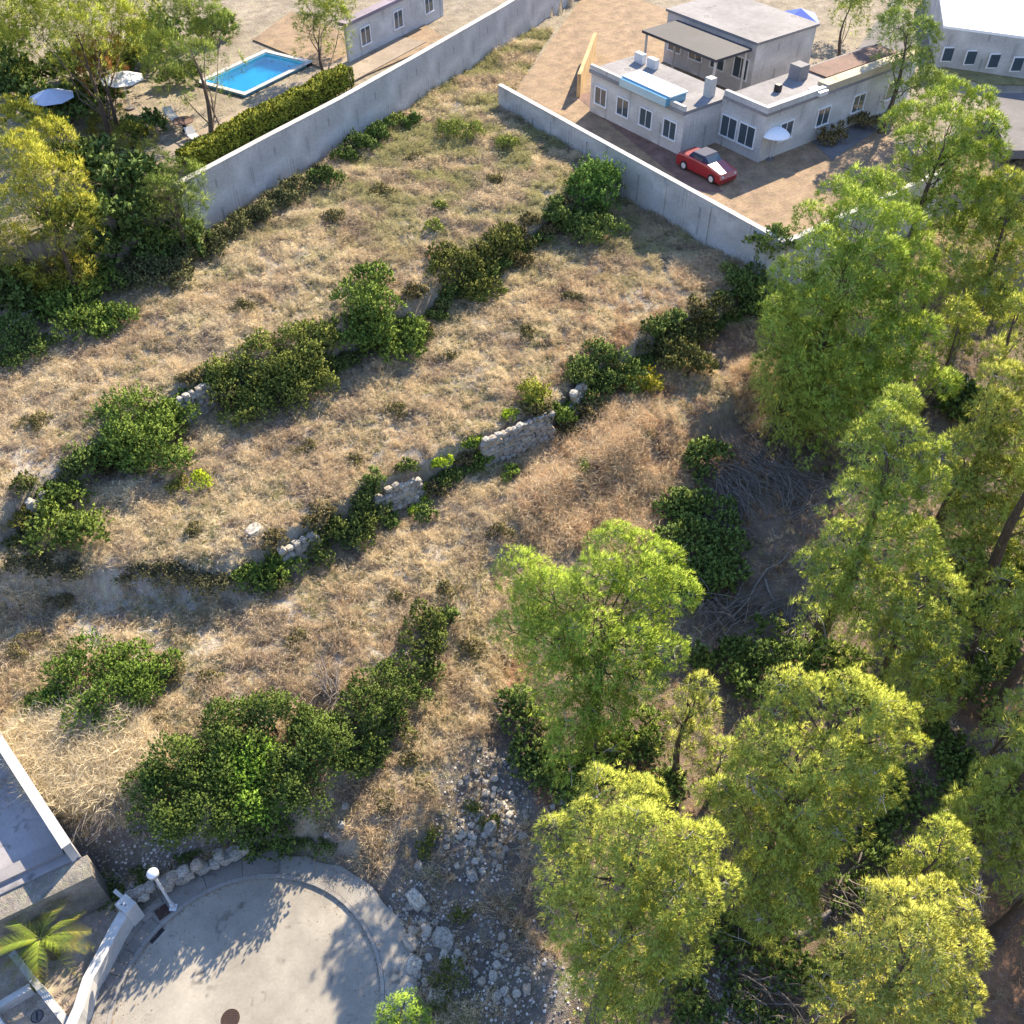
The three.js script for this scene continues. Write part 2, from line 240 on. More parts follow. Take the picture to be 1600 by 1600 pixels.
// crown of an Aleppo pine: limbs carry lobes, lobes carry puffs, puffs carry brushes of needles
function pineCrown(lobes, s, tint, cover = 1) {
  const T = [], K = [], O = [], puffs = []; const col = new THREE.Color();
  for (const L of lobes) {
    const pr0 = 0.185 * s * (L.inner ? 1.5 : 1), count = Math.round(4 * Math.PI * L.r * L.r * (L.inner ? 0.45 : 1) * cover / (pr0 * pr0));
    for (let i = 0; i < count; i++) {
      const d = unit(); if (d.y < -0.35 && rnd() < 0.75) continue;
      const bump = 0.66 + 0.34 * vn(d.x * 2.1 + L.c.x * 3, d.z * 2.1 + d.y * 2.7 + L.c.z * 3) + 0.34 * vn(d.x * 5.3 * L.r + L.c.x, (d.z + d.y * 1.3) * 5.3 * L.r + L.c.z);
      const q0 = rnd(), k = q0 < 0.18 ? rr(0.45, 0.8) : q0 > 0.93 ? rr(1.04, 1.2) : rr(0.88, 1.04); const c = V(L.c.x + d.x * L.r * bump * k, L.c.y + d.y * L.r * 0.86 * bump * k, L.c.z + d.z * L.r * bump * k);
      let inside = false; for (const Q of lobes) if (Q !== L && c.distanceTo(Q.c) < Q.r * 0.66) { inside = true; break; }
      if (inside) continue;
      puffs.push([c, d.clone().add(V(0, 0.35, 0)).normalize(), pr0 * rr(0.6, 1.25) * 1]);
    }
  }
  for (const [c, out, pr] of puffs) {
    const tone = rnd(), warm = rnd();                                 // needles differ a little from shoot to shoot, at random
    for (let j = 0; j < 5; j++) {
      const e = unit().multiplyScalar(0.95).add(out); e.normalize(); const o = V(c.x + e.x * pr * 0.55, c.y + e.y * pr * 0.5, c.z + e.z * pr * 0.55);
      const sh = e.clone().add(out).normalize(), t = clamp(tone * 0.6 + rr(0, 0.4)); col.setRGB(mix(0.40, 0.54, t) * tint[0] * (0.93 + 0.14 * warm), mix(0.44, 0.56, t) * tint[1], mix(0.085, 0.105, t) * tint[2]);
      for (let q = 0; q < 5; q++) { const dir = unit().multiplyScalar(0.62).add(e).normalize(); blade(T, K, o, dir, pr * rr(0.7, 1.15), 0.024 * s * rr(0.7, 1.3), col); O.push(sh.x, sh.y, sh.z); }
    }
  }
  return soup(T, K, O, 0.55);
}
function bent(a, b, sag, n = 5) { const r = []; for (let i = 0; i <= n; i++) { const t = i / n; const p = a.clone().lerp(b, t); p.y += sag * Math.sin(Math.PI * t); p.x += 0.14 * (vn(t * 4 + a.x, b.z) - 0.5) * a.distanceTo(b); p.z += 0.14 * (vn(t * 4 + a.z, b.x + 7) - 0.5) * a.distanceTo(b); r.push(p); } return r; }
function pine(label, apex, H, lobeList, { tint = [1, 1, 1], s = null, cover = 0.94, dead = 10, low = 0.42, name = 'pine_tree', group = 'pines of the grove', cat = 'pine tree' } = {}) {
  setSeed(apex[0] * 31 + apex[1] * 7);
  let y = 3 + H, top = null; for (let k = 0; k < 6; k++) { top = P(apex[0], apex[1], y); y = height(top.x, top.z) + H; }
  const base = V(top.x, height(top.x, top.z), top.z), R = Math.max(...lobeList.map(l => Math.hypot(l[0] - apex[0], l[1] - apex[1])));
  const g = thing(name, label, cat, base, group);
  const lobes = lobeList.map(([a, b, r, dy]) => { const d = Math.hypot(a - apex[0], b - apex[1]) / R; const q = ray(a, b), elev = Math.atan2(-q.y, -q.z) * 57.3, w = clamp(0.72 - elev / 120, 0.15, 0.48), up = (CAM_H + q.y * base.z / q.z - base.y) / H;       // how high up the tree this part of the crown sits
    const yy = base.y + H * clamp(mix(mix(0.90, low, Math.pow(d, 1.2)), clamp(up, 0.14, 0.95), w), 0.14, 0.95) + 0.7 * (dy ?? 0); const p = P(a, b, yy); return { c: p.sub(base), r: 0.86 * r / PX(P(a, b, yy)) }; });
  for (const L of lobes.slice()) for (let q = 0; q < 3; q++) { const d = unit(); d.y = Math.abs(d.y) * 0.8; d.normalize(); lobes.push({ c: L.c.clone().addScaledVector(d, L.r * 0.72), r: L.r * rr(0.34, 0.5) }); L.r *= 0.975; }
  for (const L of lobes.slice(0, lobeList.length)) lobes.push({ c: V(L.c.x * 0.85, Math.max(0.8, L.c.y - 0.28 * H), L.c.z * 0.85), r: L.r * 1.1, inner: true });           // the foliage deeper down in the crown
  s = s ?? clamp(46 / PX(top), 0.85, 1.75);
  const tr = [], lean = V(rr(-0.5, 0.5), 0, rr(-0.5, 0.5)); const r0 = 0.022 * H + 0.03, spine = t => V(lean.x * Math.sin(t * 3), H * 0.88 * t, lean.z * Math.sin(t * 2.2));
  tr.push(tube([0, 0.12, 0.3, 0.5, 0.7, 0.88, 1].map(t => spine(t).add(V(0, t ? 0 : -0.25, 0))), [r0 * 1.5, r0, r0 * 0.85, r0 * 0.66, r0 * 0.45, r0 * 0.26, r0 * 0.1], 8));
  mesh('trunk', tr[0], mat.bark, g);
  const limbs = [];
  for (const L of lobes.slice(0, lobeList.length)) {
    const t = clamp((L.c.y - 0.35 * Math.hypot(L.c.x, L.c.z)) / (H * 0.88), 0.2, 0.92), a = spine(t); limbs.push(tube(bent(a, L.c, 0.2), [1, 0.8, 0.62, 0.45, 0.3, 0.18].map(k => k * (0.035 + 0.018 * L.r)), 5));
    for (let k = 0; k < 5; k++) { const e = L.c.clone().add(unit().multiplyScalar(L.r * 0.95)); limbs.push(tube(bent(L.c.clone().lerp(a, rr(0, 0.35)), e, 0.1, 3), [0.026, 0.02, 0.014, 0.006], 4)); }
  }
  mesh('branches', merge(limbs), mat.bark, g).userData.kind = 'stuff';
  if (dead) { const dt = []; for (let k = 0; k < dead * 3; k++) { const L = lobes[Math.floor(rnd() * lobes.length)]; const a = L.c.clone().add(unit().multiplyScalar(L.r * 0.5)), dir = unit(); dir.y = Math.abs(dir.y) * 0.5; const e = L.c.clone().add(dir.normalize().multiplyScalar(L.r * rr(0.9, 1.05))); dt.push(tube(bent(a, e, 0.1, 3), [0.024, 0.02, 0.015, 0.007], 4)); for (let q = 0; q < 3; q++) { const f = e.clone().add(unit().multiplyScalar(0.45)); dt.push(tube([a.clone().lerp(e, rr(0.4, 0.9)), f], [0.012, 0.005], 3)); } } mesh('dead_twigs', merge(dt), mat.deadTwig, g).userData.kind = 'stuff'; }
  mesh('crown', pineCrown(lobes, s, tint, cover), mat.leaf, g);
  return g;
}
const YG = [0.99, 1.02, 0.95], MG = [0.96, 1.0, 1.0], DG = [0.94, 1.0, 1.0];
pine('open yellow-green pine with bare grey twigs alone at the dry field edge', [950, 935], 10.5, [[812, 898, 50], [850, 925, 44], [965, 862, 54], [1000, 860, 40], [1030, 880, 40], [930, 900, 44], [1055, 925, 42], [1000, 900, 46], [905, 930, 36], [870, 1000, 52], [930, 985, 46], [990, 1010, 46], [1040, 1020, 40], [800, 985, 34], [835, 965, 30], [945, 1050, 50], [1005, 1065, 40], [880, 1060, 46], [900, 1120, 54], [890, 1160, 40], [955, 1110, 40], [880, 950, 66, -3.5], [930, 940, 66, -4], [985, 960, 60, -4], [860, 1000, 54, -3.5], [1010, 930, 54, -4], [840, 930, 50, -3]], { tint: [0.88, 1.06, 0.8], dead: 26, cover: 0.95, low: 0.48 });
pine('broad dense yellow-green pine standing beside the heap of pale rubble', [990, 1330], 10, [[950, 1245, 52], [1005, 1250, 46], [1000, 1310, 74], [915, 1290, 44], [865, 1300, 34], [1070, 1330, 54], [1050, 1400, 70], [1130, 1385, 36], [950, 1380, 70], [880, 1370, 50], [900, 1440, 52], [990, 1460, 70], [1060, 1480, 56], [930, 1510, 50], [1000, 1540, 50], [960, 1585, 36], [1105, 1310, 30]], { tint: YG, dead: 16 });
pine('twin-topped pine behind the broad yellow-green pine, its lower half in shade', [1280, 1160], 10, [[1240, 1185, 60], [1300, 1190, 56], [1190, 1160, 44], [1180, 1220, 48], [1125, 1235, 26], [1100, 1240, 18], [1150, 1265, 40], [1345, 1200, 40], [1250, 1260, 62], [1210, 1310, 58], [1270, 1340, 46], [1225, 1390, 58], [1180, 1370, 40], [1280, 1300, 40], [1250, 1430, 40], [1190, 1430, 40]], { tint: YG, dead: 12 });
pine('flat-topped bright pine leaning against the twin-topped pine', [1320, 1090], 11, [[1235, 1080, 44], [1280, 1090, 40], [1215, 1110, 30], [1345, 1100, 56], [1395, 1120, 44], [1360, 1160, 50], [1420, 1165, 26], [1340, 1250, 40], [1370, 1230, 44]], { tint: YG, low: 0.6 });
pine('pine with ragged outer twigs beside the rust-brown bank', [1425, 1450], 9, [[1400, 1415, 44], [1455, 1410, 44], [1365, 1400, 24], [1430, 1470, 66], [1360, 1470, 42], [1500, 1430, 26], [1525, 1395, 14], [1495, 1490, 44], [1525, 1470, 20], [1440, 1540, 66], [1365, 1540, 50], [1310, 1490, 34], [1500, 1550, 44], [1290, 1560, 30], [1400, 1600, 60], [1470, 1600, 50]], { tint: [1.06, 1.02, 1.1], dead: 26, cover: 0.9 });
pine('small dull green pine between the ragged pine and the shaded slope', [1480, 1310], 6, [[1475, 1310, 36], [1450, 1345, 36], [1495, 1345, 34], [1420, 1360, 30], [1480, 1380, 40]], { tint: MG, dead: 6 });
pine('dim grey-green pine on the shaded slope beside the bare earth', [1570, 1240], 5, [[1560, 1230, 48], [1600, 1210, 40], [1530, 1270, 42], [1580, 1290, 50], [1500, 1265, 24], [1610, 1290, 50], [1570, 1340, 30]], { tint: DG, dead: 6 });
pine('tall narrow pine with a drooping shaded skirt above the pile of dead branches', [1400, 660], 13, [[1405, 630, 34], [1385, 665, 38], [1420, 680, 30], [1355, 700, 42], [1440, 715, 26], [1465, 705, 20], [1410, 740, 40], [1400, 790, 48], [1345, 770, 42], [1450, 760, 30], [1470, 748, 18], [1385, 850, 56], [1430, 845, 40], [1440, 870, 32], [1320, 850, 40], [1300, 890, 40], [1340, 910, 48], [1265, 880, 26], [1380, 930, 46], [1350, 970, 34], [1300, 930, 36]], { tint: [0.9, 1.0, 0.95], dead: 22 });
pine('low blue-green pine under the tall narrow pine', [1450, 930], 6.5, [[1450, 905, 40], [1480, 930, 34], [1430, 960, 44], [1470, 990, 44], [1400, 1000, 36], [1450, 1040, 48], [1490, 1060, 30], [1420, 1060, 34], [1460, 1090, 40]], { tint: DG, dead: 10 });
pine('massive round-headed pine at the corner of the white boundary wall', [1340, 360], 13, [[1350, 290, 36], [1310, 305, 34], [1385, 310, 36], [1270, 345, 34], [1345, 350, 52], [1405, 355, 42], [1290, 390, 46], [1430, 400, 36], [1370, 410, 56], [1320, 440, 56], [1240, 430, 36], [1215, 460, 24], [1270, 470, 46], [1410, 460, 44], [1450, 440, 26], [1350, 500, 56], [1225, 510, 32], [1280, 540, 50], [1400, 530, 46], [1330, 570, 50], [1250, 575, 36], [1380, 590, 40], [1430, 570, 36], [1470, 600, 30], [1445, 520, 30], [1290, 610, 44], [1340, 630, 44], [1395, 640, 36], [1300, 650, 34], [1230, 490, 46, -3], [1215, 525, 36, -3], [1255, 545, 52, -4], [1270, 500, 56, -3], [1300, 590, 56, -4], [1345, 600, 56, -4.5], [1262, 592, 46, -4.5]], { tint: [0.86, 1.02, 0.9], dead: 10 });
pine('half-grown pine added to shade the grove floor on the field side of the massive round-headed pine', [1238, 545], 6.5, [[1225, 540, 36], [1252, 560, 40], [1215, 575, 36], [1255, 600, 44], [1228, 620, 40], [1265, 640, 40], [1285, 600, 40], [1240, 655, 34]], { tint: MG, dead: 5 });  // added occluder: extra crown that keeps sun off the grove floor
pine('young pine shoot rising from the skirt of the massive round-headed pine', [1500, 490], 7, [[1500, 488, 26], [1520, 510, 22], [1480, 520, 26], [1495, 545, 24]], { tint: YG, dead: 5 });
pine('high pine with a split crown and a bare trunk beyond the massive round-headed pine', [1490, 190], 11, [[1490, 150, 30], [1460, 165, 26], [1530, 165, 30], [1420, 185, 28], [1395, 195, 18], [1480, 200, 40], [1540, 205, 36], [1430, 225, 32], [1500, 250, 38], [1545, 245, 28], [1460, 270, 30], [1420, 265, 22], [1500, 300, 40], [1540, 310, 34], [1470, 320, 28], [1520, 350, 34], [1480, 365, 26], [1440, 330, 20]], { tint: [0.88, 1.02, 0.9], dead: 6 });
pine('pine crowded against the high split-crowned pine on its sunny side', [1580, 300], 10, [[1575, 290, 32], [1600, 310, 40], [1555, 330, 30], [1590, 360, 40], [1550, 380, 32], [1600, 400, 40], [1560, 420, 30], [1530, 430, 24]], { tint: YG, dead: 5 });
pine('round bright pine on the right flank of the grove, below a leaning bare stem', [1565, 600], 9, [[1550, 552, 22], [1565, 595, 34], [1595, 590, 30], [1555, 640, 40], [1600, 640, 40], [1580, 700, 44], [1530, 690, 34], [1560, 750, 44], [1610, 760, 44], [1520, 760, 36], [1545, 810, 44], [1590, 830, 44]], { tint: [1.0, 0.98, 1.0], dead: 9 });
pine('pine edge of the grove catching light above the leaning bare stem', [1600, 470], 9, [[1600, 480, 28], [1590, 515, 28], [1625, 500, 40]], { tint: YG, dead: 3 });
pine('small pale pine sapling standing between the open pine and the twin-topped pine', [1088, 1085], 6, [[1095, 1075, 26], [1075, 1100, 26], [1105, 1110, 22], [1060, 1130, 24], [1085, 1145, 24], [1060, 1165, 18]], { tint: [1.02, 1.02, 1.2], dead: 6 });
pine('shaded undergrowth pine behind the sapling', [1130, 1180], 3.5, [[1130, 1175, 26], [1160, 1190, 24], [1110, 1205, 24], [1150, 1225, 20]], { tint: DG, dead: 3 });
pine('bright green young pine growing at the kerb of the turning circle', [632, 1580], 2.0, [[630, 1575, 26], [605, 1595, 22], [655, 1595, 22], [630, 1610, 30], [600, 1625, 24], [660, 1625, 24]], { tint: [0.78, 1.05, 0.8], dead: 0, s: 0.7 });
pine('dark pine filling the shade between the tall narrow pine and the bright flank pine', [1520, 700], 6, [[1500, 700, 30], [1490, 760, 36], [1510, 820, 40], [1500, 880, 40], [1540, 870, 40]], { tint: DG, dead: 8 });
pine('small pine in the gap between the massive pine and its bright neighbour', [1470, 420], 7, [[1490, 420, 30], [1520, 460, 30], [1465, 450, 26], [1545, 480, 26]], { tint: MG, dead: 5 });

// leafy evergreen shrubs
function leafClump(T, K, c, out, O, size, col) {
  const d = out.clone().addScaledVector(unit(), 0.75).normalize(); const s = unit().cross(d).normalize(); const L = size * rr(0.7, 1.4), W = size * rr(0.46, 0.7);
  const ax = c.x + d.x * L, ay = c.y + d.y * L, az = c.z + d.z * L, mx = c.x + d.x * L * 0.15, my = c.y + d.y * L * 0.15, mz = c.z + d.z * L * 0.15;
  T.push(mx + s.x * W, my + s.y * W, mz + s.z * W, ax, ay, az, mx - s.x * W, my - s.y * W, mz - s.z * W);
  for (let k = 0; k < 3; k++) K.push(col.r, col.g, col.b); if (O) O.push(out.x, out.y, out.z);
}
function foliage(R, H, c0, c1, leaf, shootiness = 0.5) { // a dome of shoots, each shoot a spray of leaves; leaf colour varies at random round that of the species
  const mid = c0.clone().lerp(c1, 0.45).multiplyScalar(2), dark = mid.clone().multiplyScalar(0.82), light = mid.clone().multiplyScalar(1.2);
  const T = [], K = [], O = [], col = new THREE.Color(), lobes = [];
  const nl = Math.max(4, Math.round(5 + R * 3.2)); for (let i = 0; i < nl; i++) { const a = rr(0, 6.283), q = Math.sqrt(rnd()) * 0.8; lobes.push([V(Math.cos(a) * q * R, H * rr(0.3, 0.62) * (1 - 0.35 * q), Math.sin(a) * q * R), R * rr(0.22, 0.46), H * rr(0.24, 0.44)]); }
  for (const [c, lr, lh] of lobes) {
    const shoots = Math.round(54 * lr * (lr + lh) / (leaf * leaf * 64) * 1.0) + 12;
    for (let i = 0; i < shoots; i++) {
      const d = unit(); if (d.y < -0.3) d.y *= -0.6; const k = rr(0.62, 1.06) + (rnd() < 0.2 ? 0.34 * rnd() * (0.4 + shootiness) : 0); const o = V(c.x + d.x * lr * k, Math.max(0.03, c.y + d.y * lh * k), c.z + d.z * lr * k);
      const tone = rnd(), out = d.clone().add(V(0, 0.7, 0)).normalize(), face = d.clone().add(V(0, 0.25, 0)).normalize();
      for (let q = 0; q < 7; q++) { const t = clamp(tone + rr(-0.15, 0.15)); col.copy(dark).lerp(light, t); const p = V(o.x + out.x * q * leaf * 0.45 * shootiness, o.y + out.y * q * leaf * 0.45 * shootiness, o.z + out.z * q * leaf * 0.45 * shootiness); leafClump(T, K, p, face, O, leaf, col); }
    }
  }
  return soup(T, K, O, 0.8);
}
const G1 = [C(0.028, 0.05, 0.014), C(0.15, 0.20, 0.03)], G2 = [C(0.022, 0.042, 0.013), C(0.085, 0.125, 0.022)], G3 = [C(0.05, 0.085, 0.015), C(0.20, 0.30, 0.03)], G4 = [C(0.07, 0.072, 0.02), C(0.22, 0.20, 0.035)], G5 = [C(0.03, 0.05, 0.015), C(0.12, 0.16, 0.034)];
let shrubCount = 0;
function shrub(label, group, [px, py, rx, hf = 1.0], pal, leaf = 0.105, name = 'evergreen_shrub', shoot = 0.5) {
  setSeed(px * 13 + py * 101 + 5); shrubCount++;
  let g0 = G(px, py), R = 1.26 * rx / PX(g0), H = R * 1.02 * hf; const base = G(px, py + H * 0.42 * PX(g0) * 0.75);
  base.y = height(base.x, base.z);
  const t = thing(name, label, 'shrub', base, group); const st = [];
  for (let i = 0; i < 5; i++) { const a = rr(0, 6.28); st.push(tube(bent(V(0, -0.1, 0), V(Math.cos(a) * R * 0.55, H * 0.5, Math.sin(a) * R * 0.55), 0.05, 3), [0.035, 0.028, 0.02, 0.01], 4)); }
  mesh('stems', merge(st), mat.bark, t);
  mesh('foliage', foliage(R, H, pal[0], pal[1], leaf * 0.70 * clamp(38 / PX(base), 0.8, 1.5), shoot), mat.leaf, t);
  return t;
}
for (const a of [[215, 668, 62], [265, 648, 40], [180, 715, 44], [255, 715, 40]]) shrub('tall fresh-green shrub of the clump at the middle of the upper terrace wall', 'clump of tall fresh-green shrubs', a, G1, 0.13, 'evergreen_shrub', 0.9);
shrub('dark broad-leaved shrub below the clump of tall fresh-green shrubs', null, [118, 812, 50], [C(0.018, 0.034, 0.010), C(0.15, 0.19, 0.03)], 0.17, 'broad_leaved_shrub', 0.9);
shrub('small dark shrub beside the broad-leaved shrub and a pale wall stone', null, [88, 765, 34], G2);
shrub('dull brown-green scrub at the left end of the upper terrace wall', null, [40, 810, 40, 0.6], G4);
shrub('tiny lime-green bush at the foot of the clump of tall fresh-green shrubs', null, [312, 752, 17, 0.9], [C(0.16, 0.20, 0.02), C(0.36, 0.40, 0.03)], 0.09, 'lime_bush');
shrub('little olive bush next to the tiny lime-green bush', null, [280, 758, 15, 0.8], G4);
for (const a of [[375, 590, 50], [430, 560, 52], [490, 540, 50], [440, 615, 46], [500, 585, 40], [395, 635, 34], [345, 580, 26]]) shrub('mottled olive shrub of the thicket between the two stone patches of the upper terrace wall', 'mottled olive thicket on the upper terrace wall', a, [C(0.03, 0.046, 0.014), C(0.17, 0.185, 0.035)], 0.10);
for (const a of [[585, 480, 44], [610, 520, 46], [560, 520, 40], [575, 440, 34], [630, 545, 30], [640, 505, 26]]) shrub('glossy dark shrub of the second thicket along the upper terrace wall', 'glossy dark thicket on the upper terrace wall', a, G1, 0.12);
for (const a of [[715, 420, 36], [760, 395, 38], [790, 372, 32], [740, 440, 34], [690, 400, 24]]) shrub('dark scrub with yellowing tips toward the far end of the upper terrace wall', 'dark scrub with yellowing tips', a, [C(0.03, 0.042, 0.014), C(0.14, 0.14, 0.026)], 0.10);
shrub('tall dark green shrub with a fresh green top in front of the white boundary wall', null, [932, 300, 44, 1.5], [C(0.022, 0.046, 0.014), C(0.12, 0.20, 0.03)], 0.12, 'evergreen_shrub', 0.7);
for (const a of [[900, 350, 34], [865, 335, 26], [940, 365, 34]]) shrub('leafy dark green shrub at the foot of the tall shrub by the boundary wall', 'shrubs below the boundary wall', a, G5);
for (const a of [[415, 890, 40], [445, 880, 26], [390, 895, 24]]) shrub('fresh green shrub hanging at the left end of the lower terrace wall', 'shrubs at the left end of the lower terrace wall', a, G1, 0.12);
for (const a of [[510, 820, 32], [545, 805, 32], [580, 800, 28], [490, 840, 26], [560, 830, 30]]) shrub('olive scrub between two stone patches of the lower terrace wall', 'olive scrub on the lower terrace wall', a, [C(0.025, 0.04, 0.014), C(0.13, 0.15, 0.03)]);
for (const a of [[668, 800, 18], [610, 812, 16], [706, 742, 18]]) shrub('dark low scrub under the whitest patch of the lower terrace wall', 'dark low scrub under the wall', a, G5);
for (const a of [[666, 764, 9], [662, 776, 8], [648, 798, 8], [690, 718, 12], [735, 693, 14], [795, 650, 12], [680, 725, 8]]) shrub('small lime-green sprig growing from the lower terrace wall', 'lime-green sprigs on the lower terrace wall', a, [C(0.14, 0.19, 0.02), C(0.34, 0.40, 0.03)], 0.10, 'green_sprig');
shrub('yellow-green bush rooted on top of the lower terrace wall', null, [830, 622, 30], [C(0.07, 0.08, 0.016), C(0.25, 0.26, 0.035)], 0.10);
for (const a of [[865, 645, 26], [880, 640, 20], [745, 712, 20], [800, 742, 14]]) shrub('fresh green shrub trailing over the longest patch of the lower terrace wall', 'shrubs trailing over the lower wall', a, G1, 0.11);
for (const a of [[910, 585, 30], [940, 565, 36], [970, 590, 34], [930, 610, 30]]) shrub('dark shrub in the hollow of the lower terrace edge', 'dark shrubs in the hollow', a, G5);
shrub('shrub with yellow autumn tips in the hollow of the lower terrace edge', null, [1005, 595, 26], [C(0.05, 0.06, 0.012), C(0.30, 0.26, 0.02)], 0.10);
for (const a of [[1050, 535, 36], [1090, 510, 34], [1110, 480, 30], [1070, 570, 34], [1020, 540, 30]]) shrub('dry olive shrub on the upper lip of the shaded hollow', 'dry olive shrubs round the hollow', a, [C(0.035, 0.04, 0.016), C(0.12, 0.12, 0.03)]);
for (const a of [[1165, 440, 34], [1195, 440, 34], [1190, 475, 34]]) shrub('rounded grey-green shrub at the foot of the massive pine', 'grey-green shrubs below the massive pine', a, [C(0.03, 0.05, 0.016), C(0.15, 0.19, 0.04)], 0.11);
for (const a of [[120, 468, 46], [155, 450, 36], [90, 470, 34], [135, 500, 36], [190, 497, 26], [170, 515, 18]]) shrub('bushy green shrub of the clump below the neighbour’s dark garden trees', 'shrub clump at the top of the field', a, G1, 0.13, 'evergreen_shrub', 0.8);
for (const a of [[30, 520, 40], [55, 480, 30], [15, 560, 26], [70, 540, 24]]) shrub('dark scrub at the stony end of the top terrace', 'dark scrub at the stony end', a, G5);
for (const a of [[510, 280, 22], [570, 222, 26], [600, 205, 20], [640, 190, 18], [540, 245, 18]]) shrub('dark green shrub at the foot of the grey retaining wall', 'shrubs at the foot of the retaining wall', a, G2);
for (const a of [[345, 372, 22], [390, 345, 22], [430, 318, 20], [290, 395, 30], [240, 420, 30], [220, 440, 26], [270, 430, 26], [470, 292, 24], [365, 360, 24], [410, 335, 24], [450, 308, 22], [320, 390, 26], [500, 275, 18], [550, 240, 18], [590, 215, 16]]) shrub('scraggy dark brush in the shade strip along the retaining wall', 'scraggy brush along the retaining wall', a, [C(0.035, 0.04, 0.02), C(0.12, 0.12, 0.045)]);
for (const a of [[150, 1050, 52], [215, 1045, 50], [110, 1075, 40], [185, 1085, 52], [250, 1050, 36], [80, 1105, 30]]) shrub('rounded green shrub of the clump above the tall straw clump', 'shrub clump above the tall straw', a, [C(0.022, 0.042, 0.012), C(0.14, 0.20, 0.028)], 0.11);
for (const a of [[300, 1185, 60, 1.3], [370, 1140, 56, 1.2], [440, 1130, 56, 1.2], [480, 1170, 52, 1.3], [330, 1240, 60, 1.5], [260, 1235, 46, 1.5], [460, 1225, 50, 1.5], [500, 1120, 36, 1.2], [370, 1285, 40, 1.6], [285, 1285, 36, 1.6], [430, 1285, 36, 1.5]]) shrub('dark green shrub of the big thicket above the turning circle', 'big thicket above the turning circle', a, [C(0.022, 0.04, 0.012), C(0.125, 0.165, 0.03)], 0.105);
for (const a of [[400, 1205, 56], [355, 1195, 34], [420, 1240, 40]]) shrub('bright leafy shrub bulging from the middle of the big thicket', 'bright middle of the big thicket', a, [C(0.04, 0.08, 0.014), C(0.18, 0.27, 0.03)], 0.12, 'evergreen_shrub', 0.8);
for (const a of [[560, 1110, 40], [595, 1075, 38], [575, 1150, 36], [630, 1050, 32], [545, 1175, 32], [610, 1115, 26]]) shrub('dark shrub of the row running up from the big thicket', 'row running up from the big thicket', a, [C(0.022, 0.04, 0.012), C(0.12, 0.155, 0.03)]);
for (const a of [[665, 965, 26, 1.5], [660, 1000, 28], [680, 1000, 20]]) shrub('narrow upright shrub at the upper end of the shrub row', 'upright shrubs at the end of the row', a, [C(0.025, 0.038, 0.012), C(0.13, 0.15, 0.03)]);
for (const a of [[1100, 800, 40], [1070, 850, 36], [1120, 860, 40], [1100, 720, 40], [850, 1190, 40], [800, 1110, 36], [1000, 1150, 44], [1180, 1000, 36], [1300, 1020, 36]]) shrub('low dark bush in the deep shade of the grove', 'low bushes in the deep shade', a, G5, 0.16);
for (const a of [[680, 1305, 14], [660, 1325, 14], [720, 1430, 14], [760, 1280, 16], [700, 1520, 24], [690, 1560, 18], [740, 1260, 12]]) shrub('small dull weed bush between the rubble stones', 'weed bushes in the rubble', a, [C(0.04, 0.05, 0.012), C(0.14, 0.16, 0.03)], 0.07, 'weed_bush');
for (const a of [[620, 190, 16], [720, 205, 26], [700, 200, 18], [790, 225, 18], [755, 462, 10], [782, 458, 9], [690, 325, 12], [800, 690, 8], [915, 728, 12], [1135, 420, 14], [745, 470, 12], [680, 355, 14]]) shrub('small grey-green bush standing in the dry grass', 'small bushes in the dry grass', a, [C(0.06, 0.075, 0.02), C(0.22, 0.25, 0.05)], 0.08, 'field_bush');

for (const [ax, ay, H] of [[1700, 640, 12], [1720, 860, 11], [1700, 1060, 11], [1740, 1260, 10]]) pine('dense pine of the grove continuing past the bright flank pine', [ax, ay], H, [[ax, ay - 20, 50], [ax - 50, ay + 30, 50], [ax + 50, ay + 20, 50], [ax - 10, ay + 80, 60], [ax - 70, ay + 100, 44], [ax + 60, ay + 110, 50], [ax, ay + 160, 50]], { tint: MG, dead: 3, s: 1.6, group: 'pines continuing the grove' });
pine('dim pine in the dark hollow below the bright flank pine', [1570, 930], 5, [[1570, 920, 36], [1540, 950, 34], [1600, 950, 36], [1560, 990, 36]], { tint: DG, dead: 9, cover: 0.7 });
pine('thin dark pine above the rust-brown bank', [1590, 1110], 4.5, [[1590, 1110, 34], [1560, 1135, 30], [1600, 1150, 36]], { tint: DG, dead: 9, cover: 0.7 });
for (const a of [[110, 1402, 30], [170, 1385, 30], [80, 1420, 26], [230, 1372, 22], [450, 1312, 26], [500, 1315, 24], [400, 1322, 20], [300, 1335, 18]]) shrub('dark creeping bush on the bank above the paved footway', 'creeping bushes on the bank', [...a, 0.5], G5, 0.09, 'creeping_bush');
for (const a of [[60, 660, 18], [200, 905, 18], [95, 940, 20], [480, 700, 14], [700, 560, 16], [620, 640, 16], [550, 720, 14], [300, 830, 14], [780, 830, 18], [700, 920, 16], [470, 1000, 18], [620, 930, 14], [820, 520, 16], [900, 470, 16], [380, 480, 18], [520, 340, 16], [600, 300, 18], [650, 250, 16], [770, 280, 16], [330, 1060, 18], [40, 1010, 20], [640, 1180, 16], [600, 1250, 16], [880, 1010, 14], [740, 1010, 16], [270, 1050, 16]]) shrub('low brown-green scrub plant dotted in the dry field', 'scrub plants dotted in the field', [...a, 0.55], [C(0.045, 0.042, 0.018), C(0.15, 0.13, 0.05)], 0.075, 'scrub_plant', 0.7);
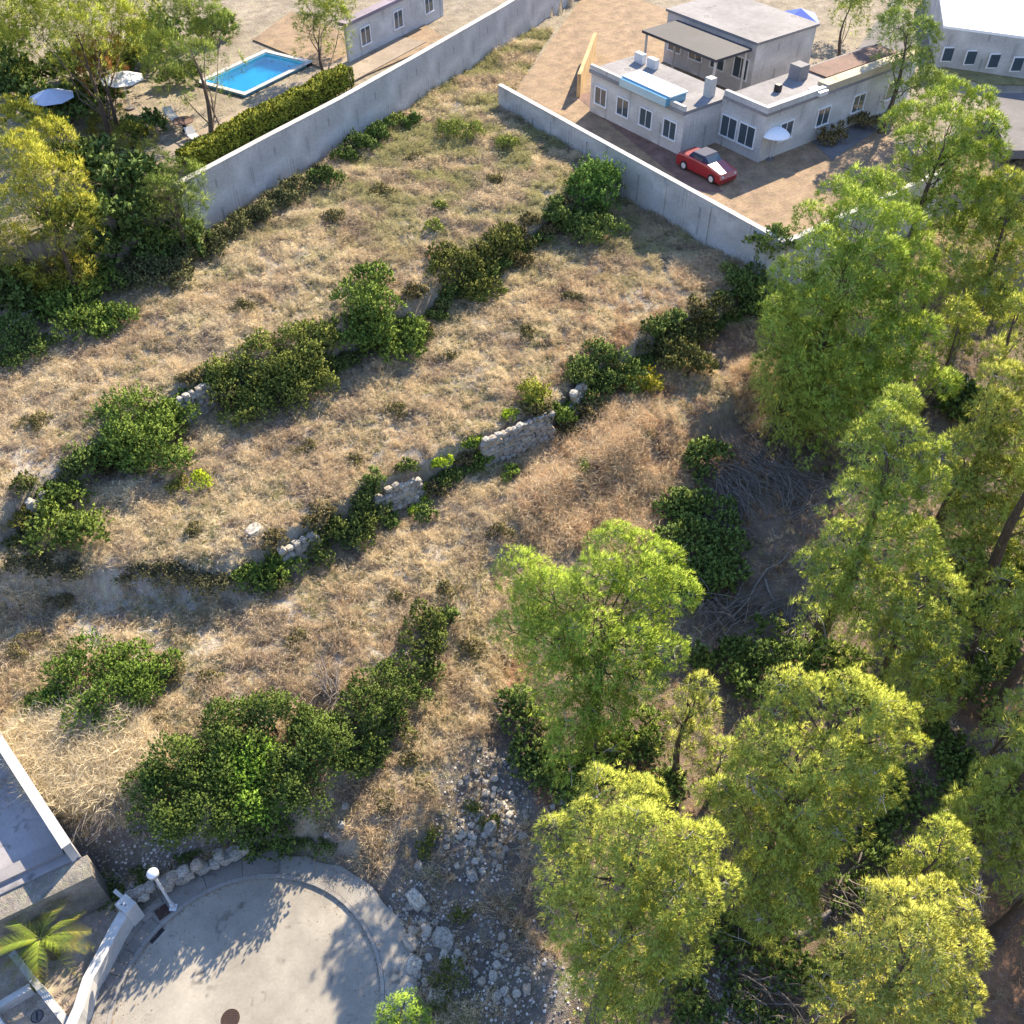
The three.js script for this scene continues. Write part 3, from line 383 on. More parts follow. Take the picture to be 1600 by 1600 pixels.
// ragged strips of bramble and scrub that follow the terrace edges
function strip(L, y, from, to, gap, spread, sizes, label, group, pals, skip = []) {
  setSeed(Math.round(from * 7 + to)); const list = [];
  for (let i = 0; i < L.length - 1; i++) { const a = V(L[i][0], 0, L[i][1]), b = V(L[i + 1][0], 0, L[i + 1][1]), len = a.distanceTo(b), d = b.clone().sub(a).normalize(); for (let s = rr(0, gap); s < len; s += gap * rr(0.6, 1.4)) { const o = rr(-0.35, 1) * spread, x = a.x + d.x * s - d.z * o, z = a.z + d.z * s + d.x * o, [px, py] = pixelOf(x, height(x, z), z); if (px < from || px > to || py > 1620 || skip.some(([p, q, r]) => Math.hypot(px - p, py - q) < r)) continue; list.push([[px, py - 4, rr(sizes[0], sizes[1]) * PX(V(x, y, z)) / 1.36, rr(0.75, 1.3)], pals[Math.floor(rnd() * pals.length)], rr(0.4, 1)]); } }
  for (const [a, p, k] of list) shrub(label, group, a, p, 0.11, 'bramble', k);
}
const BR = [[C(0.03, 0.04, 0.014), C(0.12, 0.125, 0.035)], [C(0.026, 0.04, 0.013), C(0.12, 0.145, 0.03)], [C(0.04, 0.036, 0.018), C(0.14, 0.115, 0.045)], G5];
strip(LW1, 4.0, 40, 930, 0.62, 1.0, [0.5, 1.1], 'low dusky bramble in the ragged strip along the upper terrace edge', 'brambles along the upper terrace edge', BR, [[306, 640, 26], [70, 800, 20]]);
strip(LW2, 2.6, 380, 1180, 0.62, 1.0, [0.45, 1.0], 'low dusky bramble in the ragged strip along the lower terrace edge', 'brambles along the lower terrace edge', BR, [[622, 785, 42], [810, 700, 56], [468, 870, 28]]);
strip(LD, 1.2, 560, 720, 0.9, 0.6, [0.35, 0.7], 'dusky bramble filling the shrub row that runs up from the big thicket', 'brambles in the shrub row', BR);
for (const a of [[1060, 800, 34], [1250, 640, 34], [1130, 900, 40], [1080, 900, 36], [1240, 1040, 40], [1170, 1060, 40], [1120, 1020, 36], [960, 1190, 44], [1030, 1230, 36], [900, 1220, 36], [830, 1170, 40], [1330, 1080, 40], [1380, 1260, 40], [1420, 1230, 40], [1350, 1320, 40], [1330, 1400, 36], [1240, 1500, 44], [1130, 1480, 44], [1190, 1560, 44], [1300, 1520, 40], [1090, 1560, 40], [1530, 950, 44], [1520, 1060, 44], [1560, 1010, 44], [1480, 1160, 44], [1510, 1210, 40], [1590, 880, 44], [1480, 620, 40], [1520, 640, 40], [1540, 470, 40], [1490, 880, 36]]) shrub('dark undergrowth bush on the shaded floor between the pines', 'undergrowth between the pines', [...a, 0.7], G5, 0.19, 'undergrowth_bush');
for (const a of [[255, 890, 30], [300, 898, 34], [340, 905, 26], [225, 890, 22], [60, 870, 34], [110, 885, 26]]) shrub('grey-brown scrub on the shaded slope left of the lower terrace wall', 'scrub on the shaded slope', [...a, 0.6], [C(0.03, 0.032, 0.016), C(0.10, 0.095, 0.045)], 0.085, 'scrub_plant');
console.log('shrubs', shrubCount, 'needles', NEEDLE.n);
// ---------------------------------------------------------------- grass, weeds, gravel
function tuft(n, len, wid, spread, droop) {
  const T = [], K = []; const w = C(1, 1, 1);
  for (let i = 0; i < n; i++) { const a = rr(0, 6.283), s = rr(0.1, 1) * spread; const dir = V(Math.cos(a) * s, 1, Math.sin(a) * s).normalize(); const o = V(rr(-0.09, 0.09), 0, rr(-0.09, 0.09)); const L = len * rr(0.55, 1.15); blade(T, K, o, dir, L, wid, w); if (droop && rnd() < droop) { const e = o.clone().addScaledVector(dir, L * 0.8), d2 = V(dir.x * 2, 0.15, dir.z * 2).normalize(); blade(T, K, e, d2, L * 0.45, wid * 1.3, w); } }
  return soup(T);
}
function scatter(name, label, category, geo, material, list) { // list of [x, y, z, scale, yscale, turn, colour]
  const m = new THREE.InstancedMesh(geo, material, list.length), o = new THREE.Object3D();
  list.forEach(([x, y, z, s, sy, t, c], i) => { o.position.set(x, y, z); o.rotation.set(0, t, 0); o.scale.set(s, sy, s); o.updateMatrix(); m.setMatrixAt(i, o.matrix); m.setColorAt(i, c); });
  m.name = name; m.castShadow = m.receiveShadow = true; m.userData.kind = 'stuff'; m.userData.label = label; m.userData.category = category; scene.add(m); return m;
}
{
  setSeed(4242);
  const dry = [], dry2 = [], weeds = [], stalks = [];
  const straw = C(0.75, 0.63, 0.405), tan = C(0.63, 0.51, 0.335), red = C(0.46, 0.315, 0.205), grey = C(0.47, 0.42, 0.38), olive = C(0.38, 0.375, 0.16), pale = C(0.82, 0.73, 0.54);
  const N = 470000; let c = new THREE.Color();
  for (let i = 0; i < N; i++) {
    const z = -7 - 86 * Math.pow(rnd(), 0.92), x = rr(-1, 1) * (18 - 0.42 * z); const y = height(x, z); const [px, py] = pixelOf(x, y, z);
    if (px < -25 || px > 1625 || py < -20 || py > 1640) continue;
    if (side(LN1, x, z, 0.2) > 0.02 || inPoly(COMP, x, z)) continue;
    const dr = Math.hypot(x - RC.x, z - RC.z); if (dr < RR + PAVE_W + 0.25 || (z > RC.z && Math.abs(x - RC.x) < 6.4) || inPoly(YARD, x, z)) continue;
    const sl = Math.hypot(height(x + 0.3, z) - height(x - 0.3, z), height(x, z + 0.3) - height(x, z - 0.3)) / 0.6; if (sl > 0.75 && rnd() < sst(0.75, 1.5, sl) * 0.96) continue;
    const li = Math.max(grove(x, z), near(LITTER, x, z)), ru = near(RUBBLE, x, z), pa = near(PALE, x, z), n1 = fbm(x * 0.32, z * 0.32, 3), n2 = fbm(x * 0.9 + 50, z * 0.9, 3), n3 = fbm(x * 0.55 + 90, z * 0.55 + 20, 3), cl = fbm(x * 1.3 + 11, z * 1.3 + 71, 2);
    let keep = 0.35 + 1.3 * sst(0.3, 0.62, cl); keep *= 1 - 0.93 * sst(0.25, 0.6, li); keep *= 1 - 0.88 * sst(0.2, 0.6, ru); keep *= 1 - 0.5 * sst(0.3, 0.7, pa); if (x > 12 && z > -30) keep *= 0.4;
    if (rnd() > keep) continue;
    const far = 1 + 0.35 * sst(-35, -80, z);
    const k = rnd();
    if (n3 > 0.5 && k < 0.42 * sst(0.5, 0.66, n3) + 0.06) { // greenish low weeds
      c.copy(olive).lerp(straw, rr(0, 0.5)).multiplyScalar(rr(0.6, 1.1)); weeds.push([x, y - 0.02, z, rr(0.7, 1.5) * far, rr(0.5, 1.0) * far, rr(0, 6.28), c.clone()]);
    } else if (n2 > 0.55 && k < 0.4) { c.copy(red).lerp(grey, rnd()).multiplyScalar(rr(0.45, 1.0)); stalks.push([x, y - 0.02, z, rr(0.8, 1.4) * far, rr(0.7, 1.3) * far, rr(0, 6.28), c.clone()]); }
    else {
      c.copy(tan).lerp(straw, clamp(n1 * 2.4 - 0.7 + rr(-0.35, 0.35))).lerp(pale, Math.pow(rnd(), 3) * 0.8).lerp(red, 0.45 * sst(0.45, 0.62, fbm(x * 0.2 + 7, z * 0.2, 2)) * rnd()).lerp(olive, 0.85 * sst(-44, -66, z) * sst(0.35, 0.6, n3)).lerp(pale, 0.55 * sst(-6, -22, x) * sst(0.42, 0.62, n1)).lerp(C(0.50, 0.31, 0.17), 0.75 * sst(-2, 4, x) * sst(-56, -46, z) * sst(0.4, 0.6, n2)).multiplyScalar(rr(0.6, 1.22));
      (rnd() < 0.5 ? dry : dry2).push([x, y - 0.02, z, rr(0.75, 1.5) * far, rr(0.5, 1.3) * (0.45 + 1.2 * cl) * far, rr(0, 6.28), c.clone()]);
    }
  }
  // the tall straw clump beside the house terrace, the deep straw of the lower field
  const tall = [];
  for (const [a, b, r, n] of [[140, 1185, 95, 1500], [80, 1165, 60, 500], [200, 1215, 70, 600], [930, 760, 110, 900], [1000, 690, 90, 700], [860, 800, 60, 400], [1090, 430, 45, 300], [1180, 620, 50, 400]]) { const g = G(a, b), R = r / PX(g); for (let i = 0; i < n; i++) { const q = Math.sqrt(rnd()) * R, t = rr(0, 6.28), x = g.x + q * Math.cos(t), z = g.z + q * Math.sin(t); c.copy(straw).lerp(pale, rnd() * 0.8).multiplyScalar(rr(0.72, 1.1)); if (b < 1000 && rnd() < 0.7) c.lerp(C(0.60, 0.38, 0.22), 0.6); tall.push([x, height(x, z) - 0.02, z, rr(0.8, 1.3), b > 1000 ? rr(0.8, 1.5) : rr(0.5, 0.9), rr(0, 6.28), c.clone()]); } }
  scatter('dry_grass', 'straw-coloured dry grass covering the terraced field', 'grass', tuft(18, 0.30, 0.017, 0.8, 0.25), mat.straw, dry);
  scatter('bent_dry_grass', 'bent tan dry grass mixed through the terraced field', 'grass', tuft(16, 0.32, 0.018, 1.15, 0.5), mat.straw, dry2);
  scatter('dead_stalks', 'brown dead weed stalks in patches of the terraced field', 'weeds', tuft(14, 0.38, 0.019, 0.9, 0.4), mat.straw, stalks);
  scatter('low_weeds', 'olive-green low weeds among the dry grass', 'weeds', tuft(16, 0.22, 0.03, 1.3, 0.2), mat.straw, weeds);
  scatter('tall_straw', 'tall pale straw beside the corner terrace and in the lower field', 'grass', tuft(20, 0.85, 0.015, 0.75, 0.35), mat.straw, tall);
  console.log('grass', dry.length, dry2.length, stalks.length, weeds.length, tall.length);
}
// ---------------------------------------------------------------- turning circle, pavement, street things
function ringSector(r0, r1, a0, a1, y0, y1, n = 3) { const pts = []; for (let i = 0; i <= n; i++) { const a = mix(a0, a1, i / n); pts.push(V(RC.x + r1 * Math.cos(a), 0, RC.z + r1 * Math.sin(a))); } for (let i = n; i >= 0; i--) { const a = mix(a0, a1, i / n); pts.push(V(RC.x + r0 * Math.cos(a), 0, RC.z + r0 * Math.sin(a))); } return prism(pts, y0, y1); }
{
  const pts = []; for (let i = 0; i <= 64; i++) { const a = Math.PI - 0.05 + (Math.PI + 0.1) * i / 64; pts.push(V(RC.x + RR * Math.cos(a), 0, RC.z + RR * Math.sin(a))); }
  pts.push(V(RC.x + RR, 0, 14), V(RC.x - RR, 0, 14));
  struct(mesh('turning_circle', prism(pts, -0.3, 0.0), mat.road));
  setSeed(55);
  const pv = new THREE.Group(); pv.name = 'pavement'; struct(pv); scene.add(pv);
  const kb = new THREE.Group(); kb.name = 'kerb'; struct(kb); scene.add(kb);
  for (let a = Math.PI - 0.55; a < 2 * Math.PI + 0.3; a += 0.2) mesh('kerb_stone', ringSector(RR + 0.004, RR + 0.14, a + 0.0015, a + 0.1985, -0.2, 0.115 + rr(-0.006, 0.006), 2), mat.kerb[Math.floor(rnd() * 3)], kb);
  const r0 = RR + 0.146, A1 = Math.PI + 0.72;
  for (let a = Math.PI - 0.55; a < A1; a += 0.085) for (let k = 0; k < 2; k++) { const o = k * 0.03 + rr(-0.006, 0.006); mesh('paving_slab', ringSector(r0 + k * 0.45 + 0.006, r0 + (k + 1) * 0.45 - 0.006, a + o + 0.0016, a + o + 0.0834, -0.15, 0.10 + rr(-0.007, 0.007), 1), mat.pave[Math.floor(rnd() * 4)], pv); }
  const ends = [A1 + 0.045, A1 + 0.34, A1 + 0.62, A1 + 0.89]; for (let i = 0; i < 3; i++) mesh('concrete_slab', ringSector(r0 + 0.004, r0 + 0.92 + rr(-0.03, 0.03), ends[i] + 0.002, ends[i + 1] - 0.002, -0.15, 0.10 + rr(-0.008, 0.004), 4), mat.pave[(i * 2 + 1) % 4], pv);
  // poured pale concrete on the rubble side, ragged outer edge
  const out = []; const a0 = ends[3] + 0.01, a1 = 2 * Math.PI + 0.32; for (let i = 0; i <= 30; i++) { const a = mix(a0, a1, i / 30); const r = r0 + 0.75 + 0.35 * sst(0, 0.6, i / 30) + 0.22 * (vn(i * 0.7, 3.1) - 0.5); out.push(V(RC.x + r * Math.cos(a), 0, RC.z + r * Math.sin(a))); }
  for (let i = 30; i >= 0; i--) { const a = mix(a0, a1, i / 30); out.push(V(RC.x + (r0 + 0.004) * Math.cos(a), 0, RC.z + (r0 + 0.004) * Math.sin(a))); }
  mesh('concrete_apron', prism(out, -0.15, 0.095), mat.apron, pv);
  mesh('paving_bed', ringSector(RR + 0.02, RR + PAVE_W + 0.3, Math.PI - 0.6, A1 + 0.93, -0.3, 0.06, 30), mat.pebble, pv);
}
{ // manhole in the road
  const p = P(360, 1592, 0); const t = thing('manhole', 'rusty round manhole cover set in a pale ring in the turning circle', 'manhole', p);
  const ring = new THREE.Shape(); ring.absarc(0, 0, 0.42, 0, 6.2832); const h = new THREE.Path(); h.absarc(0, 0, 0.33, 0, 6.2832, true); ring.holes.push(h);
  const gr = new THREE.ExtrudeGeometry(ring, { depth: 0.02, bevelEnabled: false, curveSegments: 40 }); gr.rotateX(-Math.PI / 2); gr.translate(0, -0.008, 0); mesh('collar', boxUV(gr), M(C(0.62, 0.57, 0.50), 0.9, { map: concTex }), t);
  const rim = new THREE.TorusGeometry(0.315, 0.015, 6, 40); rim.rotateX(Math.PI / 2); rim.translate(0, 0.006, 0); mesh('rim', rim, mat.iron, t);
  const cover = new THREE.CylinderGeometry(0.30, 0.30, 0.03, 40); cover.translate(0, -0.001, 0); const bars = [boxUV(cover)]; for (let i = -4; i <= 4; i++) { const L = 2 * Math.sqrt(0.078 - (i * 0.06) ** 2); if (L > 0.1) bars.push(box(L, 0.008, 0.022, 0, 0.013, i * 0.06)); } mesh('cover', merge(bars), mat.iron, t);
}
{ // utility cover in the pavement at the lamp
  const p = P(254, 1425, 0.1); p.y = 0.104; const t = thing('access_cover', 'square rusty access cover in the pavement at the foot of the street lamp', 'cover', p); t.rotation.y = 0.72;
  mesh('frame', merge([box(0.62, 0.014, 0.07, 0, 0, 0.275), box(0.62, 0.014, 0.07, 0, 0, -0.275), box(0.07, 0.014, 0.48, 0.275, 0, 0), box(0.07, 0.014, 0.48, -0.275, 0, 0)]), mat.pave[3], t); mesh('lid', rbox(0.47, 0.012, 0.47, 0.004, 0, -0.002, 0), mat.iron, t);
}
{ // kerb inlet
  const p = P(243, 1460, 0); const t = thing('storm_drain', 'dark drain grating against the kerb of the turning circle', 'drain', V(p.x, 0.001, p.z)); t.rotation.y = 0.98;
  mesh('grating_frame', merge([box(0.62, 0.012, 0.04, 0, 0, 0.15), box(0.62, 0.012, 0.04, 0, 0, -0.15), box(0.04, 0.012, 0.26, 0.29, 0, 0), box(0.04, 0.012, 0.26, -0.29, 0, 0)]), mat.darkMetal, t); mesh('sump', box(0.54, 0.005, 0.26, 0, 0, 0), mat.tyre, t);
  for (let i = 0; i < 8; i++) mesh('bar', box(0.025, 0.012, 0.26, -0.24 + i * 0.068, 0, 0), mat.darkMetal, t);
}
{ // street lamp
  const p = P(271, 1418, 0.1); p.y = 0.1; const t = thing('street_lamp', 'white street lamp with a round head on the pavement of the turning circle', 'street lamp', p);
  const H = 2.6; mesh('base_plate', merge([box(0.26, 0.03, 0.26), new THREE.CylinderGeometry(0.085, 0.1, 0.3, 14).translate(0, 0.17, 0)]), mat.galv, t);
  mesh('pole', new THREE.CylinderGeometry(0.048, 0.066, H, 14).translate(0, H / 2, 0), mat.galv, t);
  mesh('collar', new THREE.CylinderGeometry(0.11, 0.07, 0.12, 16).translate(0, H + 0.05, 0), mat.galv, t);
  const globe = new THREE.SphereGeometry(0.21, 28, 20).translate(0, H + 0.29, 0); mesh('globe', globe, M(C(0.30, 0.31, 0.33), 0.35), t);
  mesh('cap', new THREE.SphereGeometry(0.225, 28, 10, 0, 6.2832, 0, 1.25).scale(1, 0.95, 1).translate(0, H + 0.30, 0), mat.galv, t);
}
function wallAlong(pts, w, y0f, y1f) { // a wall of width w along points in plan, bottom and top heights per point
  const L = [], R = []; for (let i = 0; i < pts.length; i++) { const d = pts[Math.min(pts.length - 1, i + 1)].clone().sub(pts[Math.max(0, i - 1)]).setY(0).normalize(); L.push(V(pts[i].x - d.z * w / 2, 0, pts[i].z + d.x * w / 2)); R.push(V(pts[i].x + d.z * w / 2, 0, pts[i].z - d.x * w / 2)); }
  const T = []; const q = (a, b, c, d) => { tri3(T, a, b, c); tri3(T, a, c, d); }; const at = (p, y) => V(p.x, y, p.z);
  for (let i = 0; i < pts.length - 1; i++) { const b0 = y0f(i), b1 = y0f(i + 1), t0 = y1f(i), t1 = y1f(i + 1); q(at(L[i], b0), at(L[i], t0), at(L[i + 1], t1), at(L[i + 1], b1)); q(at(R[i], b0), at(R[i + 1], b1), at(R[i + 1], t1), at(R[i], t0)); q(at(L[i], t0), at(R[i], t0), at(R[i + 1], t1), at(L[i + 1], t1)); q(at(L[i], b0), at(L[i + 1], b1), at(R[i + 1], b1), at(R[i], b0)); }
  const n = pts.length - 1; q(at(L[0], y0f(0)), at(R[0], y0f(0)), at(R[0], y1f(0)), at(L[0], y1f(0))); q(at(L[n], y0f(n)), at(L[n], y1f(n)), at(R[n], y1f(n)), at(R[n], y0f(n)));
  return boxUV(soup(T));
}
{ // low white wall with meter pillar along the pavement
  const pl = [[116, 1640], [138, 1590], [152, 1545], [172, 1508], [190, 1472], [206, 1444]].map(([a, b]) => P(a, b, 0)); const o = pl[5].clone();
  const t = thing('garden_wall', 'low white rendered garden wall curving beside the paved footway', 'wall', V(0, 0, 0));
  mesh('wall_body', wallAlong(pl, 0.3, () => -0.1, () => 1.0), mat.white, t);
  const cp = new THREE.Group(); const copings = []; mesh('coping', wallAlong(pl, 0.38, () => 1.003, () => 1.06), mat.white, t);
  const pil = thing('meter_pillar', 'white meter pillar with two small holes at the end of the garden wall', 'pillar', V(o.x + 0.05, 0, o.z - 0.25)); pil.rotation.y = -0.6;
  mesh('body', rbox(0.62, 1.32, 0.5, 0.02, 0, -0.05, 0), mat.white, pil); mesh('hole', new THREE.CylinderGeometry(0.03, 0.03, 0.012, 12).translate(0.06, 1.272, 0.04), mat.darkMetal, pil); mesh('hole', new THREE.CylinderGeometry(0.03, 0.03, 0.012, 12).translate(-0.08, 1.272, 0.1), mat.darkMetal, pil);
  mesh('arm', rbox(0.5, 0.12, 0.14, 0.015, -0.52, 1.1, -0.1), mat.white, pil);
}
{ // yard and low white frame walls
  const y = struct(mesh('yard_paving', prism([[-60, 1640], [-60, 1480], [70, 1448], [150, 1408], [205, 1412], [196, 1450], [176, 1495], [150, 1545], [128, 1600], [110, 1640]].map(([a, b]) => P(a, b, 0)), -0.2, 0.02), M(C(0.62, 0.53, 0.44), 0.95, { map: soilTex })));
  const beam = (A, B, lab) => { const a = P(A[0], A[1], 0.5), b = P(B[0], B[1], 0.5); const t = tag(mesh('low_garden_wall', wallAlong([a, b], 0.24, () => 0, () => 0.5), mat.white), lab, 'wall'); return t; };
  beam([18, 1488], [120, 1618], 'long low white wall running past the palm to the street');
  beam([47, 1541], [-40, 1592], 'short low white wall branching off the long one beside the palm');
  beam([-16, 1578], [26, 1640], 'low white wall closing the little enclosure round the drain');
  const p = P(58, 1588, 0.02); const d = thing('drain_cover', 'round dark drain cover inside the low white walls', 'drain', V(p.x, 0.022, p.z)); mesh('rim', new THREE.TorusGeometry(0.2, 0.02, 6, 28).rotateX(Math.PI / 2), mat.darkMetal, d); mesh('plate', new THREE.CylinderGeometry(0.19, 0.19, 0.02, 28), mat.greyAsphalt, d); mesh('handle', box(0.05, 0.016, 0.3, 0, 0.01, 0, 0.4), mat.darkMetal, d);
}
{ // palm
  setSeed(99); const c = P(58, 1462, 1.9); const t = thing('palm', 'young feathery palm growing beside the low white walls', 'palm', V(c.x, 0, c.z));
  mesh('trunk', tube([V(0, -0.1, 0), V(0.02, 0.5, 0), V(0, 1.1, 0.02), V(0, 1.6, 0)], [0.2, 0.17, 0.14, 0.12], 9), mat.bark, t);
  for (let i = 0; i < 15; i++) {
    const a = i * 2.399 + 0.3, up = i < 5 ? rr(1.0, 1.6) : rr(0.25, 0.9), L = rr(1.5, 2.1), T = [], K = []; const sp = []; for (let k = 0; k <= 10; k++) { const q = k / 10; sp.push(V(Math.cos(a) * L * q * (0.75 + 0.2 * q), 1.6 + up * L * 0.6 * q - 1.15 * q * q * L * 0.6, Math.sin(a) * L * q * (0.75 + 0.2 * q))); }
    for (let k = 3; k < 42; k++) { const q = k / 42, f = q * 10, j = Math.min(9, Math.floor(f)), o = sp[j].clone().lerp(sp[j + 1], f - j), fw = sp[j + 1].clone().sub(sp[j]).normalize(); for (const sgn of [-1, 1]) { const sd = V(-Math.sin(a) * sgn, 0.25, Math.cos(a) * sgn).multiplyScalar(0.85).add(fw.clone().multiplyScalar(0.75)).normalize(); const g = rnd(); const dry = q > 0.6 ? rnd() * 0.7 : 0; const col = C(mix(0.13, 0.22, g), mix(0.20, 0.27, g), 0.03).lerp(C(0.42, 0.30, 0.05), dry); blade(T, K, o, sd, 0.46 * Math.sin(Math.PI * (0.15 + 0.8 * q)) + 0.06, 0.034, col); } }
    const f = mesh('frond', soup(T, K), mat.leaf, t); mesh('rib', tube(sp, sp.map((_, k) => 0.016 * (1 - k / 11)), 4), M(C(0.30, 0.28, 0.08), 0.8), f);
  }
}
{ // house terrace in the corner
  const y = 2.5; const t = thing('house_terrace', 'raised grey roof terrace with white parapet at the corner of the field', 'terrace', V(0, 0, 0));
  const A = P(-10, 1128, y), B = P(126, 1338, y), D = P(-10, 1402, y);
  const e = B.clone().sub(A).normalize(), f = D.clone().sub(B).normalize(); const A2 = A.clone().addScaledVector(e, -6), D2 = D.clone().addScaledVector(f, 6), E2 = A2.clone().addScaledVector(f, 11);
  mesh('floor_slab', prism([A2, B, D2, E2], -0.2, y), mat.terraceFloor, t);
  const inn = f.clone().multiplyScalar(0.17), p0 = A2.clone().add(inn), p1 = B.clone().add(inn);
  mesh('parapet', wallAlong([p0, p1], 0.30, () => y - 0.3, () => y + 1.0), mat.white, t); mesh('parapet_coping', wallAlong([p0, p1], 0.36, () => y + 1.003, () => y + 1.05), mat.white, t);
  const st = e.clone().multiplyScalar(-0.62), q0 = B.clone().add(st).addScaledVector(f, 0.36), q1 = D2.clone().add(st); mesh('step', wallAlong([q0, q1], 0.5, () => y - 0.05, () => y + 0.16), mat.roofPale, t);
  const s2 = e.clone().multiplyScalar(0.47), w0 = B.clone().add(s2).addScaledVector(f, -0.1), w1 = D2.clone().add(s2); mesh('gravel_ledge', wallAlong([w0, w1], 0.9, () => -0.2, () => y - 0.08), mat.pebble, t);
}

// ---------------------------------------------------------------- stones
const stoneGeo = []; { setSeed(12); for (let v = 0; v < 9; v++) { const g = new THREE.BoxGeometry(1, 1, 1, 2, 2, 2), p = g.attributes.position; const s = v * 17.3; for (let i = 0; i < p.count; i++) { const d = V(p.getX(i), p.getY(i), p.getZ(i)); const r = d.length(); const k = 0.52 / Math.pow(Math.pow(Math.abs(d.x), 3.2) + Math.pow(Math.abs(d.y), 3.2) + Math.pow(Math.abs(d.z), 3.2), 1 / 3.2) * (0.82 + 0.36 * hash(Math.round(d.x * 4 + 50) + v * 91, Math.round(d.y * 4 + 50) * 7 + Math.round(d.z * 4 + 50) * 53)); p.setXYZ(i, d.x * k, d.y * k, d.z * k); } const n = g.toNonIndexed(); n.computeVertexNormals(); stoneGeo.push(boxUV(n)); } }
function rock(name, parent, x, y, z, s, squash = 0.7) { const m = mesh(name, stoneGeo[Math.floor(rnd() * stoneGeo.length)], mat.stone[Math.floor(rnd() * mat.stone.length)], parent); m.position.set(x, y, z); m.rotation.set(rr(-0.3, 0.3), rr(0, 6.28), rr(-0.3, 0.3)); m.scale.set(s * rr(0.8, 1.25), s * squash * rr(0.8, 1.2), s * rr(0.75, 1.1)); return m; }
function stoneWall(label, A, B, y, H, size = 0.3) {
  setSeed(A[0] * 3 + A[1]); const a = P(A[0], A[1], y), b = P(B[0], B[1], y), d = b.clone().sub(a).setY(0), L = d.length(); d.normalize(); const out = V(-d.z, 0, d.x);
  const t = thing('dry_stone_wall', label, 'stone wall', V(a.x, height(a.x, a.z), a.z), 'stone remains of the terrace walls');
  const rows = Math.ceil(H / (size * 0.62)); for (let r = 0; r < rows; r++) for (let s = rr(0, size * 0.6); s < L; s += size * rr(0.75, 1.15)) { const bat = 0.34 - r * size * 0.08, yy = y + r * size * 0.62 + rr(-0.03, 0.03); if (r >= rows - 2 && rnd() < 0.25) continue; const m = rock('stone', t, a.x + d.x * s + out.x * (bat + rr(-0.05, 0.05)) - a.x, yy + 0.1 - t.position.y, a.z + d.z * s + out.z * (bat + rr(-0.05, 0.05)) - a.z, size * rr(0.9, 1.35), 0.72); m.rotation.set(rr(-0.15, 0.15), Math.atan2(-d.z, d.x) + rr(-0.25, 0.25) + Math.PI * Math.floor(rnd() * 2), rr(-0.15, 0.15)); }
}
stoneWall('whitest low stretch of dry stone wall on the lower terrace', [588, 800], [656, 770], 2.35, 1.45, 0.34);
stoneWall('longest stretch of dry stone wall on the lower terrace, overhung by green shrubs', [755, 722], [858, 679], 2.35, 1.5, 0.34);
stoneWall('tumbled stretch of dry stone wall beside the lone pale boulder', [442, 886], [494, 857], 2.3, 1.3, 0.36);
stoneWall('short stone wall between the fresh-green clump and the mottled thicket', [284, 657], [332, 632], 3.9, 1.4, 0.36);
stoneWall('broken stone wall end beside the broad-leaved shrub', [56, 812], [86, 790], 3.8, 1.3, 0.36);
stoneWall('stone remnant showing through the dark scrub of the top terrace', [8, 545], [58, 505], 5.3, 0.9, 0.36);
stoneWall('stone wall fragment in the shade hollow of the lower terrace', [890, 645], [908, 624], 2.5, 1.3, 0.34);
stoneWall('pale broken rock ledge behind the lamp on the bank', [196, 1398], [300, 1352], 0.35, 0.45, 0.42);
stoneWall('pale broken rock ledge under the big thicket', [304, 1350], [384, 1314], 0.4, 0.45, 0.42);
